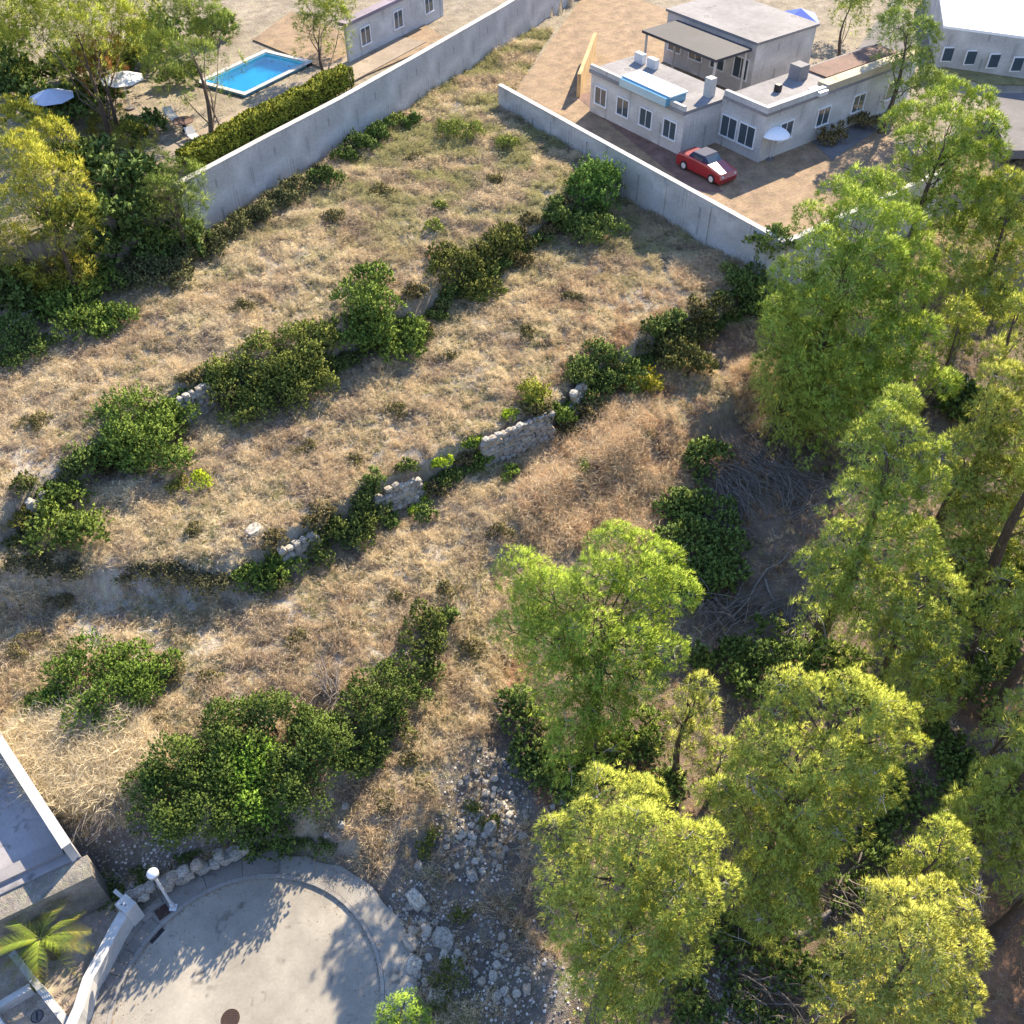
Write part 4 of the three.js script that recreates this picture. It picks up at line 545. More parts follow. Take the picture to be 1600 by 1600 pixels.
{
  const big = (label, px, py, w, sq = 0.7) => { setSeed(px * 5 + py); const g = G(px, py); const m = rock('boulder', null, g.x, g.y + 0.1, g.z, w / PX(g) * 0.9, sq); tag(m, label, 'boulder'); return m; };
  big('lone pale boulder on the grass above the tumbled wall', 398, 832, 30);
  big('largest upright white boulder between the rubble and the pale apron', 650, 1408, 32, 0.9);
  big('flat bluish-white boulder in the middle of the lower rubble', 694, 1470, 40, 0.4);
  big('tan boulder closest to the concrete apron', 643, 1475, 28);
  big('pale round boulder next to the tan boulder', 648, 1510, 30);
  big('pale boulder partly behind the young kerb pine', 640, 1548, 28);
  big('broad white boulder lying past the young kerb pine', 682, 1562, 30, 0.5);
  big('blocky boulder at the head of the rubble heap', 766, 1297, 26, 0.8);
  big('rounded stone lower in the rubble heap', 738, 1370, 24);
  big('small squared white block on the bare slope beside the rubble heap', 654, 1356, 14, 0.9);
  big('white block at the edge of the thicket above the kerb', 534, 1290, 14, 0.9); big('white stone on the dry grass above the white block', 540, 1262, 12, 0.9);
  big('white fallen block beside the embankment track', 512, 1306, 12, 0.5);
  setSeed(808);
  const R = [[745, 1330, 50, 42, 60], [760, 1240, 45, 40, 50], [790, 1290, 40, 40, 30], [720, 1300, 40, 26, 25], [750, 1480, 60, 50, 45], [690, 1500, 50, 60, 26], [790, 1540, 60, 45, 26], [650, 1440, 26, 26, 18], [870, 1250, 20, 14, 8]];
  for (const [cx, cy, rx, ry, n] of R) for (let i = 0; i < n; i++) { const a = rr(0, 6.28), q = Math.sqrt(rnd()); const g = G(cx + Math.cos(a) * q * rx, cy + Math.sin(a) * q * ry); if (Math.hypot(g.x - RC.x, g.z - RC.z) < RR + 1.2) continue; const s = (0.10 + 0.26 * Math.pow(rnd(), 2.4)); tag(rock('rubble_stone', null, g.x, g.y + s * 0.15, g.z, s), 'broken pale limestone block in the rubble heap beside the turning circle', 'stone', 'stones of the rubble heap'); }
  for (let i = 0; i < 16; i++) { const g = G(rr(70, 330), rr(1365, 1400)); const s = rr(0.12, 0.3); tag(rock('bank_stone', null, g.x, g.y + s * 0.1, g.z, s), 'pale stone lodged in the dark bank below the house terrace', 'stone', 'stones in the dark bank'); }
  for (let i = 0; i < 14; i++) { const g = G(rr(960, 1060), rr(320, 380)); const s = rr(0.15, 0.35); tag(rock('wall_foot_stone', null, g.x, g.y + s * 0.1, g.z, s), 'pale stone in the shade below the right-hand boundary wall', 'stone', 'stones below the boundary wall'); }
  const grav = []; const white = C(1, 1, 1); for (let i = 0; i < 9000; i++) { const [cx, cy, r] = [[740, 1330, 90], [760, 1240, 80], [690, 1490, 90], [780, 1510, 90], [820, 1570, 80], [650, 1430, 50], [1170, 1550, 50], [250, 1365, 40], [250, 1355, 70], [330, 1330, 60], [150, 1380, 60], [260, 930, 90], [640, 880, 40], [1130, 1550, 60]][Math.floor(rnd() * 14)]; const g0 = pebbleCenter(cx, cy), R2 = r / 40; const a = rr(0, 6.28), q = Math.sqrt(rnd()) * R2, x = g0.x + q * Math.cos(a), z = g0.z + q * Math.sin(a); if (Math.hypot(x - RC.x, z - RC.z) < RR + 1.15 || inPoly(YARD, x, z)) continue; const s = 0.02 + 0.10 * Math.pow(rnd(), 4); grav.push([x, height(x, z) + s * 0.2, z, s, s * 0.7, rr(0, 6.28), C(0.50, 0.47, 0.43).multiplyScalar(rr(0.35, 1.2))]); }
  scatter('gravel', 'loose pale gravel round the rubble and on the bare banks', 'gravel', stoneGeo[3], M(white, 0.95), grav);
}
{ // dry leaves and grit along the kerb
  setSeed(31); const L = []; for (let i = 0; i < 1500; i++) { const a = rr(Math.PI - 0.5, 2 * Math.PI + 0.25), inner = rnd() < 0.6, r = inner ? RR - 0.03 - 1.3 * Math.pow(rnd(), 4) : RR + rr(0.18, 1.1); const s = rr(0.012, 0.045); L.push([RC.x + r * Math.cos(a), (inner ? 0.004 : 0.11), RC.z + r * Math.sin(a), s, s * 0.25, rr(0, 6.28), C(0.22, 0.15, 0.09).multiplyScalar(rr(0.5, 1.6))]); }
  scatter('leaf_litter', 'dry leaves and grit blown along the kerb of the turning circle', 'litter', stoneGeo[1], M(C(1, 1, 1), 1), L);
}
function pebbleCenter(a, b) { const k = a + ',' + b; return pebbleCenter[k] ??= G(a, b); }

// ---------------------------------------------------------------- dead wood under the pines
function brush(label, px, py, r, n, group) {
  setSeed(px + py * 3); const g = G(px, py), R = r / PX(g), T = []; const t = thing('dead_brush', label, 'brushwood', g, group); const main = rr(0, 6.28);
  for (let i = 0; i < n; i++) { const a = main + rr(-0.7, 0.7) + (rnd() < 0.3 ? Math.PI : 0), o = V(rr(-0.5, 0.5) * R, rr(0.1, 0.6), rr(-0.5, 0.5) * R), L = rr(0.5, 1.1) * R; const e = V(o.x + Math.cos(a) * L, Math.max(0.03, o.y + rr(-0.3, 0.5)), o.z + Math.sin(a) * L); T.push(tube(bent(o, e, rr(0, 0.25), 3), [0.03, 0.025, 0.017, 0.007], 4)); for (let q = 0; q < 5; q++) { const s = o.clone().lerp(e, rr(0.3, 0.95)); T.push(tube([s, s.clone().add(V(Math.cos(a + rr(-0.8, 0.8)) * 0.5, rr(-0.1, 0.25), Math.sin(a + rr(-0.8, 0.8)) * 0.5))], [0.01, 0.004], 3)); } }
  mesh('branches', merge(T), mat.greyWood, t).userData.kind = 'stuff';
}
for (const a of [[1180, 745, 84, 80], [1150, 780, 64, 60], [1230, 740, 64, 50], [1240, 800, 54, 40], [1130, 830, 54, 40], [1195, 690, 54, 40]]) brush('heap of fallen grey branches in the shade left of the tall narrow pine', ...a, 'fallen grey branches by the tall pine');
for (const a of [[1150, 965, 70, 50], [1100, 950, 44, 30]]) brush('pale grey heap of dead branches beside the open pine', ...a, 'dead branches by the open pine');
for (const a of [[1255, 985, 60, 60], [1270, 950, 50, 40]]) brush('dead drooping pine boughs beneath the tall narrow pine', ...a, 'dead boughs below the tall pine');
brush('grey twigs behind the open pine’s lower skirt', 810, 1120, 50, 36); brush('dry grey twigs in the grass above the shrub row', 520, 1085, 36, 30); brush('grey twig tangle by the tall straw clump', 165, 1250, 50, 40);
for (const a of [[1560, 1000, 70, 30], [1540, 900, 60, 26], [1330, 1440, 50, 22], [1310, 1400, 50, 18], [1190, 1560, 60, 26], [1000, 1575, 40, 14]]) brush('scattered dead twigs on the dark floor of the grove', ...a, 'twigs on the grove floor');
function log(label, A, B, r, lift = 0.12) { const a = G(A[0], A[1]), b = G(B[0], B[1]); a.y += r * 0.8; b.y += lift + r; const t = thing('fallen_log', label, 'log', V(a.x, a.y, a.z)); mesh('stem', tube(bent(V(0, 0, 0), b.clone().sub(a), 0.05, 6), [1, 0.95, 0.88, 0.8, 0.7, 0.6, 0.5].map(k => k * r), 7), mat.greyWood, t); const m = b.clone().sub(a); const T = []; setSeed(A[0]); for (let i = 0; i < 4; i++) { const s = m.clone().multiplyScalar(rr(0.4, 0.9)); T.push(tube([s, s.clone().add(V(rr(-0.5, 0.5), rr(0.1, 0.4), rr(-0.5, 0.5)))], [0.02, 0.008], 4)); } mesh('twigs', merge(T), mat.greyWood, t); }
log('thick fallen trunk below the twin-topped pine', [1240, 1465], [1300, 1428], 0.15); log('thin fallen trunk crossing beside the thick one', [1285, 1440], [1345, 1335], 0.07, 0.5); log('long bare stem lying between the dead boughs and the open pine', [1195, 905], [1225, 990], 0.08); log('dark stem lying in the gap below the grey branches', [1170, 930], [1235, 862], 0.07); log('thin pole lying from the thicket edge to the white boulder', [542, 1333], [652, 1402], 0.035, 0.02); log('bare stem leaning through the gap above the bright flank pine', [1492, 690], [1500, 610], 0.09, 0.8);
// ---------------------------------------------------------------- left neighbour: wall, pool, garden
{
  const pts = [[296, 378], [420, 305], [540, 236], [660, 162], [780, 86], [900, 5], [1000, -60]].map(([a, b]) => P(a, b, 5.2));
  const t = thing('retaining_wall', 'tall pale grey rendered retaining wall below the pool garden', 'wall', V(0, 0, 0));
  mesh('wall_body', wallAlong(pts.map(p => p.clone().addScaledVector(F1.n, -0.18)), 0.36, () => 4.0, () => 9.1), mat.render, t);
  mesh('coping', wallAlong(pts.map(p => p.clone().addScaledVector(F1.n, -0.18)), 0.46, () => 9.103, () => 9.18), mat.white, t);
  for (const k of [0.13, 0.27, 0.41, 0.55, 0.69, 0.83]) { const L = pts[4].distanceTo(pts[0]); const p = atFrame(F1, k * L, -0.40, 0); mesh('pilaster', box(0.4, 4.6, 0.09, p.x, 4.4, p.z, Math.atan2(-F1.e.z, F1.e.x)), mat.render, t); }
  // paved pool terrace with a hole for the pool
  const ter = rect(F1, [222, 250], [640, 60], 8.95); ter.v0 = 0.9; ter.u0 = Math.max(ter.u0, 0.5); const y = 8.97;
  const s = new THREE.Shape(corners(F1, ter).map(p => new THREE.Vector2(p.x, -p.z))); s.holes.push(new THREE.Path(corners(F1, POOL).map(p => new THREE.Vector2(p.x, -p.z))));
  const g = new THREE.ExtrudeGeometry(s, { depth: 0.12, bevelEnabled: false }); g.rotateX(-Math.PI / 2); g.translate(0, y - 0.12, 0); struct(mesh('pool_terrace', boxUV(g), mat.paving));
  const pool = thing('swimming_pool', 'bright blue rectangular swimming pool in the sandy garden terrace', 'pool', atFrame(F1, (POOL.u0 + POOL.u1) / 2, (POOL.v0 + POOL.v1) / 2, 7.5)); const o = pool.position;
  const cs = corners(F1, POOL).map(p => p.sub(V(o.x, 0, o.z))); const bigger = corners(F1, { u0: POOL.u0 - 0.4, u1: POOL.u1 + 0.4, v0: POOL.v0 - 0.4, v1: POOL.v1 + 0.4 }).map(p => p.sub(V(o.x, 0, o.z)));
  mesh('basin_floor', prism(cs, -0.1, 0), mat.poolTile, pool);
  for (let i = 0; i < 4; i++) mesh('basin_side', wallAlong([cs[i], cs[(i + 1) % 4]], 0.06, () => 0, () => 1.45), mat.poolTile, pool);
  const sh = new THREE.Shape(bigger.map(p => new THREE.Vector2(p.x, -p.z))); sh.holes.push(new THREE.Path(cs.map(p => new THREE.Vector2(p.x, -p.z)))); const cg = new THREE.ExtrudeGeometry(sh, { depth: 0.05, bevelEnabled: false }); cg.rotateX(-Math.PI / 2); cg.translate(0, 1.475, 0); mesh('coping', boxUV(cg), mat.white, pool);
  mesh('water', prism(cs.map((p, i) => p.clone().multiplyScalar(0.993)), 0.01, 1.36), mat.water, pool);
  // hedge along the wall top
  setSeed(71); const h0 = inFrame(F1, 322, 262, 9.6)[0], h1 = inFrame(F1, 566, 122, 9.6)[0]; const hd = thing('garden_hedge', 'long yellow-green hedge between the pool terrace and the retaining wall', 'hedge', atFrame(F1, (h0 + h1) / 2, 0.95, 8.8));
  const T = [], K = [], O = [], col = new THREE.Color(); for (let i = 0; i < 16000; i++) { const u = rr(h0, h1) - (h0 + h1) / 2, e = rnd(), top = rnd() < 0.5; const hh = 1.1 + 0.35 * fbm(u * 0.8, 3, 2), w = 0.62 + 0.2 * (fbm(u * 0.9, 9, 2) - 0.5); const v = top ? rr(-w, w) : (rnd() < 0.5 ? -w : w) * rr(0.85, 1.05), yy = top ? hh * rr(0.88, 1.06) : rr(0.1, hh); const out = V(rr(-0.3, 0.3) + F1.n.x * Math.sign(v) * (top ? 0.2 : 1), top ? 1 : 0.4, F1.n.z * Math.sign(v) * (top ? 0.2 : 1)).normalize(); col.copy(C(0.10, 0.13, 0.02)).lerp(C(0.36, 0.36, 0.04), rnd()); leafClump(T, K, V(F1.e.x * u + F1.n.x * v, yy, F1.e.z * u + F1.n.z * v), out, O, 0.17, col); }
  mesh('foliage', soup(T, K, O, 0.7), mat.leaf, hd); mesh('stems', wallAlong([F1.e.clone().multiplyScalar(h0 - (h0 + h1) / 2 + 0.2), F1.e.clone().multiplyScalar((h1 - h0) / 2 - 0.2)], 0.5, () => 0, () => 0.8), mat.bark, hd);
}
const block = (t, name, F, r, y0, y1, m) => mesh(name, prism(corners(F, r).map(p => p.sub(V(t.position.x, 0, t.position.z))), y0 - t.position.y, y1 - t.position.y), m, t);
function facade(t, F, u, v, y, w, h, onV, pane = mat.glass) { // a window on a wall that runs along e (onV false) or along n (onV true)
  const c = atFrame(F, u, v, y).sub(t.position), turn = Math.atan2(-F.e.z, F.e.x) + (onV ? Math.PI / 2 : 0); const fr = mesh('window', merge([box(w + 0.16, 0.08, 0.14, 0, h, 0), box(w + 0.24, 0.08, 0.24, 0, -0.08, 0), box(0.08, h, 0.14, -w / 2 - 0.04, 0, 0), box(0.08, h, 0.14, w / 2 + 0.04, 0, 0), box(0.05, h, 0.1, 0, 0, 0)]), mat.frame, t); fr.position.copy(c); fr.rotation.y = turn; mesh('pane', box(w, h, 0.05), pane, fr);
}
{ // garden things by the pool
  const at = (px, py, y = 8.97) => P(px, py, y);
  for (const [px, py, lab, c] of [[190, 122, 'white garden parasol beside the dark garden trees', C(0.8, 0.8, 0.82)], [80, 150, 'pale blue garden parasol between the left garden trees', C(0.42, 0.48, 0.62)]]) {
    const p = at(px, py, 10.9); const t = thing('garden_parasol', lab, 'parasol', V(p.x, 8.8, p.z)); mesh('pole', new THREE.CylinderGeometry(0.035, 0.035, 2.5, 8).translate(0, 1.25, 0), mat.galv, t); mesh('base', new THREE.CylinderGeometry(0.35, 0.38, 0.1, 16).translate(0, 0.05, 0), mat.greyAsphalt, t); const cn = new THREE.ConeGeometry(1.5, 0.55, 8, 1, true).translate(0, 2.3, 0); mesh('canopy', boxUV(cn), M(c, 0.8, { side: THREE.DoubleSide }), t);
  }
  const bed = at(290, 205); const tb = thing('garden_table', 'small dark round table on the sandy pool terrace', 'table', V(bed.x, 8.97, bed.z)); mesh('table_top', new THREE.CylinderGeometry(0.7, 0.7, 0.05, 24).translate(0, 0.72, 0), mat.terracotta, tb); mesh('leg', new THREE.CylinderGeometry(0.06, 0.2, 0.7, 10).translate(0, 0.35, 0), mat.darkMetal, tb);
  for (const [px, py] of [[272, 190], [306, 222]]) { const p = at(px, py); const l = thing('sun_lounger', 'low pale sun lounger on the sandy pool terrace', 'sun lounger', V(p.x, 8.97, p.z), 'loungers on the pool terrace'); l.rotation.y = 0.6; mesh('frame', rbox(0.65, 0.08, 1.9, 0.02, 0, 0.28, 0), mat.white, l); const bk = mesh('backrest', rbox(0.62, 0.08, 0.75, 0.02, 0, 0, 0), mat.white, l); bk.position.set(0, 0.42, -0.75); bk.rotation.x = 0.6; for (const sx of [-1, 1]) for (const sz of [-1, 1]) mesh('leg', box(0.05, 0.28, 0.05, sx * 0.28, 0, sz * 0.8), mat.white, l); }
  // house behind the pool garden
  const r = rect(F1, [535, 30], [690, -40], 12); const hs = thing('pool_house', 'house with dull mauve roof behind the pool garden', 'house', atFrame(F1, r.u0, r.v0, 8.8)); block(hs, 'wall', F1, r, 8.7, 11.6, mat.render); block(hs, 'roof', F1, { u0: r.u0 - 0.3, u1: r.u1 + 0.3, v0: r.v0 - 0.3, v1: r.v1 + 0.3 }, 11.603, 11.85, M(C(0.36, 0.31, 0.38), 0.9, { map: concTex })); for (let k = 0; k < 3; k++) facade(hs, F1, mix(r.u0, r.u1, (k + 0.5) / 3), r.v0 - 0.03, 9.7, 1.1, 1.2, false);
  const sp = rect(F1, [380, 50], [640, 95], 8.9); sp.v0 = Math.max(sp.v0, 5);
  struct(mesh('sandy_drive', prism([[395, 62], [455, 18], [560, 60], [650, 30], [700, 62], [560, 122], [500, 105]].map(([a, b]) => P(a, b, 8.9)), 8.7, 8.92), mat.sand));
}
for (const a of [[150, 260, 46], [205, 280, 44], [120, 340, 44], [180, 380, 44], [235, 395, 36], [280, 380, 36], [130, 430, 36], [200, 330, 40], [60, 470, 40], [20, 440, 44], [110, 180, 40], [40, 130, 44], [150, 150, 34], [10, 90, 50], [230, 90, 36], [250, 60, 36], [200, 100, 36], [330, 50, 30], [290, 120, 24], [110, 110, 40], [230, 200, 24], [60, 170, 36]]) shrub('dark green bush massed under the garden trees of the pool garden', 'bushes massed in the pool garden', [...a, 1.0], [C(0.024, 0.044, 0.014), C(0.10, 0.135, 0.03)], 0.23, 'garden_bush');
pine('big pale green garden tree standing left of the pool terrace', [55, 290], 7.5, [[30, 200, 50], [80, 220, 44], [20, 260, 60], [80, 290, 56], [115, 320, 34], [45, 340, 66], [100, 370, 44], [20, 400, 56], [70, 420, 48]], { tint: [1.15, 1.1, 1.0], dead: 0, group: 'garden trees of the left neighbour', s: 1.5, low: 0.25, name: 'garden_tree', cat: 'tree' });
pine('green garden tree at the back of the pool garden', [120, 40], 7, [[90, 20, 56], [150, 15, 56], [50, 40, 50], [120, 50, 50], [190, 40, 46], [30, 5, 56], [210, 15, 46], [10, 40, 40]], { tint: [1.05, 1.1, 1.1], dead: 0, group: 'garden trees of the left neighbour', s: 1.7, low: 0.3, name: 'garden_tree', cat: 'tree' });
pine('dark garden tree shading the far side of the pool', [290, 60], 7, [[270, 30, 44], [310, 20, 40], [260, 80, 36], [300, 90, 36], [340, 40, 34], [250, 110, 30]], { tint: [0.72, 0.84, 1.1], dead: 0, group: 'garden trees of the left neighbour', s: 1.7, low: 0.3, name: 'garden_tree', cat: 'tree' });
pine('yellow-green garden tree above the mauve-roofed house', [500, 25], 5, [[490, 15, 28], [520, 25, 28], [480, 40, 22], [530, 5, 26]], { tint: [0.9, 1.0, 1.0], dead: 0, group: 'garden trees of the left neighbour', s: 1.7, low: 0.3, name: 'garden_tree', cat: 'tree' });
pine('dense dark tree at the left end of the retaining wall', [265, 290], 5, [[240, 260, 36], [285, 280, 36], [260, 310, 44], [220, 300, 34], [300, 320, 26], [250, 350, 40], [290, 355, 30], [215, 350, 30]], { tint: [0.68, 0.82, 1.1], dead: 0, group: 'garden trees of the left neighbour', s: 1.5, low: 0.25, name: 'garden_tree', cat: 'tree' });
pine('olive tree between the pale garden tree and the pool terrace', [190, 210], 4.5, [[170, 195, 32], [210, 215, 32], [150, 225, 28], [190, 240, 30], [225, 240, 22]], { tint: [0.95, 0.9, 0.9], dead: 0, group: 'garden trees of the left neighbour', s: 1.5, low: 0.25, name: 'garden_tree', cat: 'tree' });
pine('brown-leaved garden tree with a reddish crown by the parasol', [150, 85], 5, [[140, 80, 26], [165, 70, 24], [150, 105, 24]], { tint: [1.1, 0.5, 1.0], dead: 0, group: 'garden trees of the left neighbour', s: 1.6, name: 'garden_tree', cat: 'tree' });
pine('yellowing bush-like tree below the big pale garden tree', [95, 425], 2.6, [[80, 425, 26], [110, 420, 24], [130, 430, 20], [60, 440, 24], [30, 450, 26]], { tint: [1.1, 0.95, 0.9], dead: 0, group: 'garden trees of the left neighbour', s: 1.4, name: 'garden_tree', cat: 'tree' });

// ---------------------------------------------------------------- right neighbour: boundary wall, houses, car
{
  const y0 = 5.75; const L = inFrame(F2, 1222, 412, 5.4)[0];
  const t = thing('boundary_wall', 'long white rendered boundary wall at the far corner of the field', 'wall', V(0, 0, 0)); const p0 = atFrame(F2, -0.2, -0.15, 0), p1 = atFrame(F2, L, -0.15, 0), p2 = atFrame(F2, L, 16, 0);
  mesh('wall_body', wallAlong([p0, p1], 0.3, i => i ? 2.0 : 4.2, i => i ? 6.9 : 7.5), mat.white, t); mesh('coping', wallAlong([p0, p1], 0.4, i => i ? 6.903 : 7.503, i => i ? 6.97 : 7.57), mat.white, t);
  for (let k = 0; k < 7; k++) { const p = atFrame(F2, L * (k + 0.5) / 7, -0.33, 0); mesh('pilaster', box(0.35, 3.6, 0.1, p.x, 3.2, p.z, Math.atan2(-F2.e.z, F2.e.x)), mat.white, t); }
  const t2 = thing('side_wall', 'white side wall closing the sandy yard behind the massive pine', 'wall', V(0, 0, 0)); mesh('wall_body', wallAlong([p1.clone().addScaledVector(F2.n, 0.32), p2], 0.3, () => 2.5, () => 6.9), mat.white, t2); mesh('coping', wallAlong([p1.clone().addScaledVector(F2.n, 0.32), p2], 0.4, () => 6.903, () => 6.97), mat.white, t2);
  struct(mesh('sandy_yard', prism([[792, 160], [1216, 396], [1420, 250], [1330, 130], [960, -20], [905, 0]].map(([a, b]) => P(a, b, 5.9)), 5.6, 5.80), mat.sand));
  struct(mesh('terracotta_path', prism([[900, 150], [930, 140], [1100, 265], [1130, 300], [1085, 300]].map(([a, b]) => P(a, b, 5.82)), 5.7, 5.815), mat.terracotta));
  struct(mesh('grey_drive', prism([[1300, 250], [1420, 170], [1440, 40], [1400, -10], [1330, 90], [1250, 205]].map(([a, b]) => P(a, b, 5.82)), 5.7, 5.82), mat.greyAsphalt));
  // main house: long low wing, taller wing, terrace roofs
  const h = thing('white_villa', 'white flat-roofed villa with several roof levels inside the boundary wall', 'house', atFrame(F2, 3, 6, y0));
  const a0 = inFrame(F2, 925, 172, 5.8), a1 = inFrame(F2, 1058, 245, 5.8), bq = inFrame(F2, 1184, 254, 5.8), av = (a0[1] + a1[1]) / 2;
  const A = { u0: a0[0], u1: a1[0], v0: av, v1: inFrame(F2, 930, 58, 8.9)[1] }, B = { u0: A.u1 + 0.003, u1: bq[0], v0: bq[1], v1: bq[1] + 17 };
  block(h, 'wall', F2, A, y0 - 0.2, 8.7, mat.white); block(h, 'roof_slab', F2, { u0: A.u0 - 0.15, u1: A.u1 - 0.01, v0: A.v0 - 0.15, v1: A.v1 + 0.15 }, 8.703, 8.95, mat.roofPale);
  block(h, 'wall', F2, B, y0 - 0.2, 9.1, mat.white); block(h, 'roof_slab', F2, { u0: B.u0 + 0.16, u1: B.u1 + 0.12, v0: B.v0 - 0.12, v1: B.v1 + 0.12 }, 9.103, 9.3, mat.roofPale); block(h, 'tiled_roof', F2, { u0: B.u0 + 0.5, u1: B.u1 - 1.6, v0: B.v0 + 8.2, v1: B.v1 - 0.3 }, 9.303, 9.42, mat.terracotta);
  const pp = (u0, u1, v0, v1, y, hh, m) => block(h, 'parapet', F2, { u0, u1, v0, v1 }, y, y + hh, m);
  pp(B.u1 - 0.85, B.u1 + 0.1, B.v0 + 6.2, B.v1, 9.303, 0.5, mat.cream); pp(B.u1 - 0.3, B.u1 + 0.1, B.v0 + 0.203, B.v0 + 6.197, 9.303, 0.4, mat.white); pp(B.u0 + 0.2, B.u1 + 0.1, B.v0 - 0.1, B.v0 + 0.2, 9.303, 0.4, mat.white); pp(A.u0 - 0.1, A.u1 - 0.05, A.v0 - 0.1, A.v0 + 0.15, 8.953, 0.35, mat.white);
  const K0 = inFrame(F2, 975, 122, 9.4), K1 = inFrame(F2, 1062, 150, 9.4), kr = { u0: K0[0], u1: K1[0], v0: (K0[1] + K1[1]) / 2 - 0.9, v1: (K0[1] + K1[1]) / 2 + 1.1 };
  block(h, 'roof_light', F2, kr, 8.953, 9.5, mat.tealGlass); block(h, 'roof_light_lid', F2, { u0: kr.u0 - 0.1, u1: kr.u1 + 0.1, v0: kr.v0 + 0.3, v1: kr.v1 + 0.1 }, 9.503, 9.6, M(C(0.42, 0.58, 0.70), 0.5));
  for (let k = 0; k < 4; k++) facade(h, F2, mix(A.u0, A.u1, (k + 0.5) / 4), A.v0 - 0.03, 6.7, 1.2, 1.2, false);
  for (let k = 0; k < 2; k++) facade(h, F2, mix(B.u0, B.u1, (k + 0.6) / 2.4), B.v0 - 0.03, 6.6, 1.4, 1.4, false);
  for (let k = 0; k < 4; k++) facade(h, F2, B.u1 + 0.03, mix(B.v0, B.v1, (k + 0.6) / 4.2), 6.9, 1.3, 1.2, true);
  const gadget = (name, u, v, y, w, hh, d, m) => block(h, name, F2, { u0: u - w / 2, u1: u + w / 2, v0: v - d / 2, v1: v + d / 2 }, y, y + hh, m);
  gadget('air_unit', A.u0 + 1.2, A.v1 - 1.0, 8.953, 0.9, 0.7, 0.4, mat.galv); gadget('air_unit', A.u0 + 2.6, A.v1 - 1.0, 8.953, 0.9, 0.7, 0.4, mat.galv); gadget('chimney', A.u1 - 1.0, A.v1 - 1.5, 8.953, 0.6, 1.3, 0.6, mat.white); gadget('vent', B.u0 + 2.0, B.v0 + 3.5, 9.303, 0.4, 0.5, 0.4, mat.darkMetal); gadget('roof_hatch', B.u0 + 4.0, B.v0 + 5.5, 9.303, 1.1, 0.3, 0.9, mat.galv); gadget('water_tank', B.u0 + 1.2, B.v0 + 6.6, 9.303, 1.0, 1.0, 1.0, mat.roofPale);
  // slate canopy, brown roof and the back wing
  const d1 = inFrame(F2, 1010, 45, 9.6), d2 = inFrame(F2, 1112, 96, 9.6), dk = { u0: d1[0], u1: d2[0], v0: (d1[1] + d2[1]) / 2, v1: inFrame(F2, 1140, 62, 9.6)[1] }; const d = thing('slate_canopy', 'dark slate-grey flat canopy behind the white villa', 'canopy', atFrame(F2, (dk.u0 + dk.u1) / 2, (dk.v0 + dk.v1) / 2, y0)); block(d, 'deck', F2, dk, 9.4, 9.6, mat.slate); for (const [u, v] of [[dk.u0 + 0.3, dk.v0 + 0.3], [dk.u1 - 0.3, dk.v0 + 0.3], [dk.u0 + 0.3, dk.v1 - 0.3], [dk.u1 - 0.3, dk.v1 - 0.3]]) { const p = atFrame(F2, u, v, 0).sub(d.position); mesh('post', box(0.18, 3.65, 0.18, p.x, 0, p.z), mat.white, d); }
  const b1 = inFrame(F2, 1035, 16, 10), b2 = inFrame(F2, 1190, 64, 10), bk = { u0: b1[0], u1: b2[0], v0: Math.max((b1[1] + b2[1]) / 2, dk.v1 + 0.4), v1: 0 }; bk.v1 = bk.v0 + 7; const bw = thing('back_wing', 'white back wing with pale roof behind the slate canopy', 'house', atFrame(F2, bk.u0, bk.v0, y0)); block(bw, 'wall', F2, bk, y0 - 0.2, 9.8, mat.white); block(bw, 'roof', F2, { u0: bk.u0 - 0.15, u1: bk.u1 + 0.15, v0: bk.v0 - 0.15, v1: bk.v1 + 0.15 }, 9.803, 10, mat.roofPale); for (let k = 0; k < 4; k++) facade(bw, F2, mix(bk.u0, bk.u1, (k + 0.5) / 4), bk.v0 - 0.03, 7.0, 1.4, 1.5, false);
  const yw = tag(mesh('ochre_wall', wallAlong([P(905, 120, 7.4), P(930, 55, 7.4)], 0.3, () => 5.7, () => 7.6), mat.ochre), 'ochre garden wall beside the end of the white villa', 'wall');
  { const p = P(1250, 22, 9); const t3 = thing('blue_awning', 'cobalt blue awning behind the villa’s brown tiled roof', 'awning', V(p.x, y0, p.z)); const cv = new THREE.ConeGeometry(2.2, 0.8, 4, 1, true); cv.rotateY(0.7); cv.translate(0, 3.3, 0); mesh('canopy', boxUV(cv), M(C(0.05, 0.13, 0.55), 0.7, { side: THREE.DoubleSide }), t3); for (const [a, b] of [[1.2, 1.2], [-1.2, 1.2], [1.2, -1.2], [-1.2, -1.2]]) mesh('post', box(0.08, 3.0, 0.08, a, 0, b), mat.galv, t3); }
  { const p = P(1210, 215, 7.4); const t4 = thing('white_parasol', 'round white parasol in front of the villa on the sandy yard', 'parasol', V(p.x, 5.8, p.z)); mesh('pole', new THREE.CylinderGeometry(0.035, 0.035, 2.2, 8).translate(0, 1.1, 0), mat.galv, t4); mesh('canopy', boxUV(new THREE.SphereGeometry(1.25, 20, 8, 0, 6.2832, 0, 1.0).scale(1, 0.8, 1).translate(0, 1.3, 0)), M(C(0.85, 0.85, 0.86), 0.8, { side: THREE.DoubleSide }), t4); mesh('base', new THREE.CylinderGeometry(0.3, 0.34, 0.1, 16).translate(0, 0.05, 0), mat.greyAsphalt, t4); }
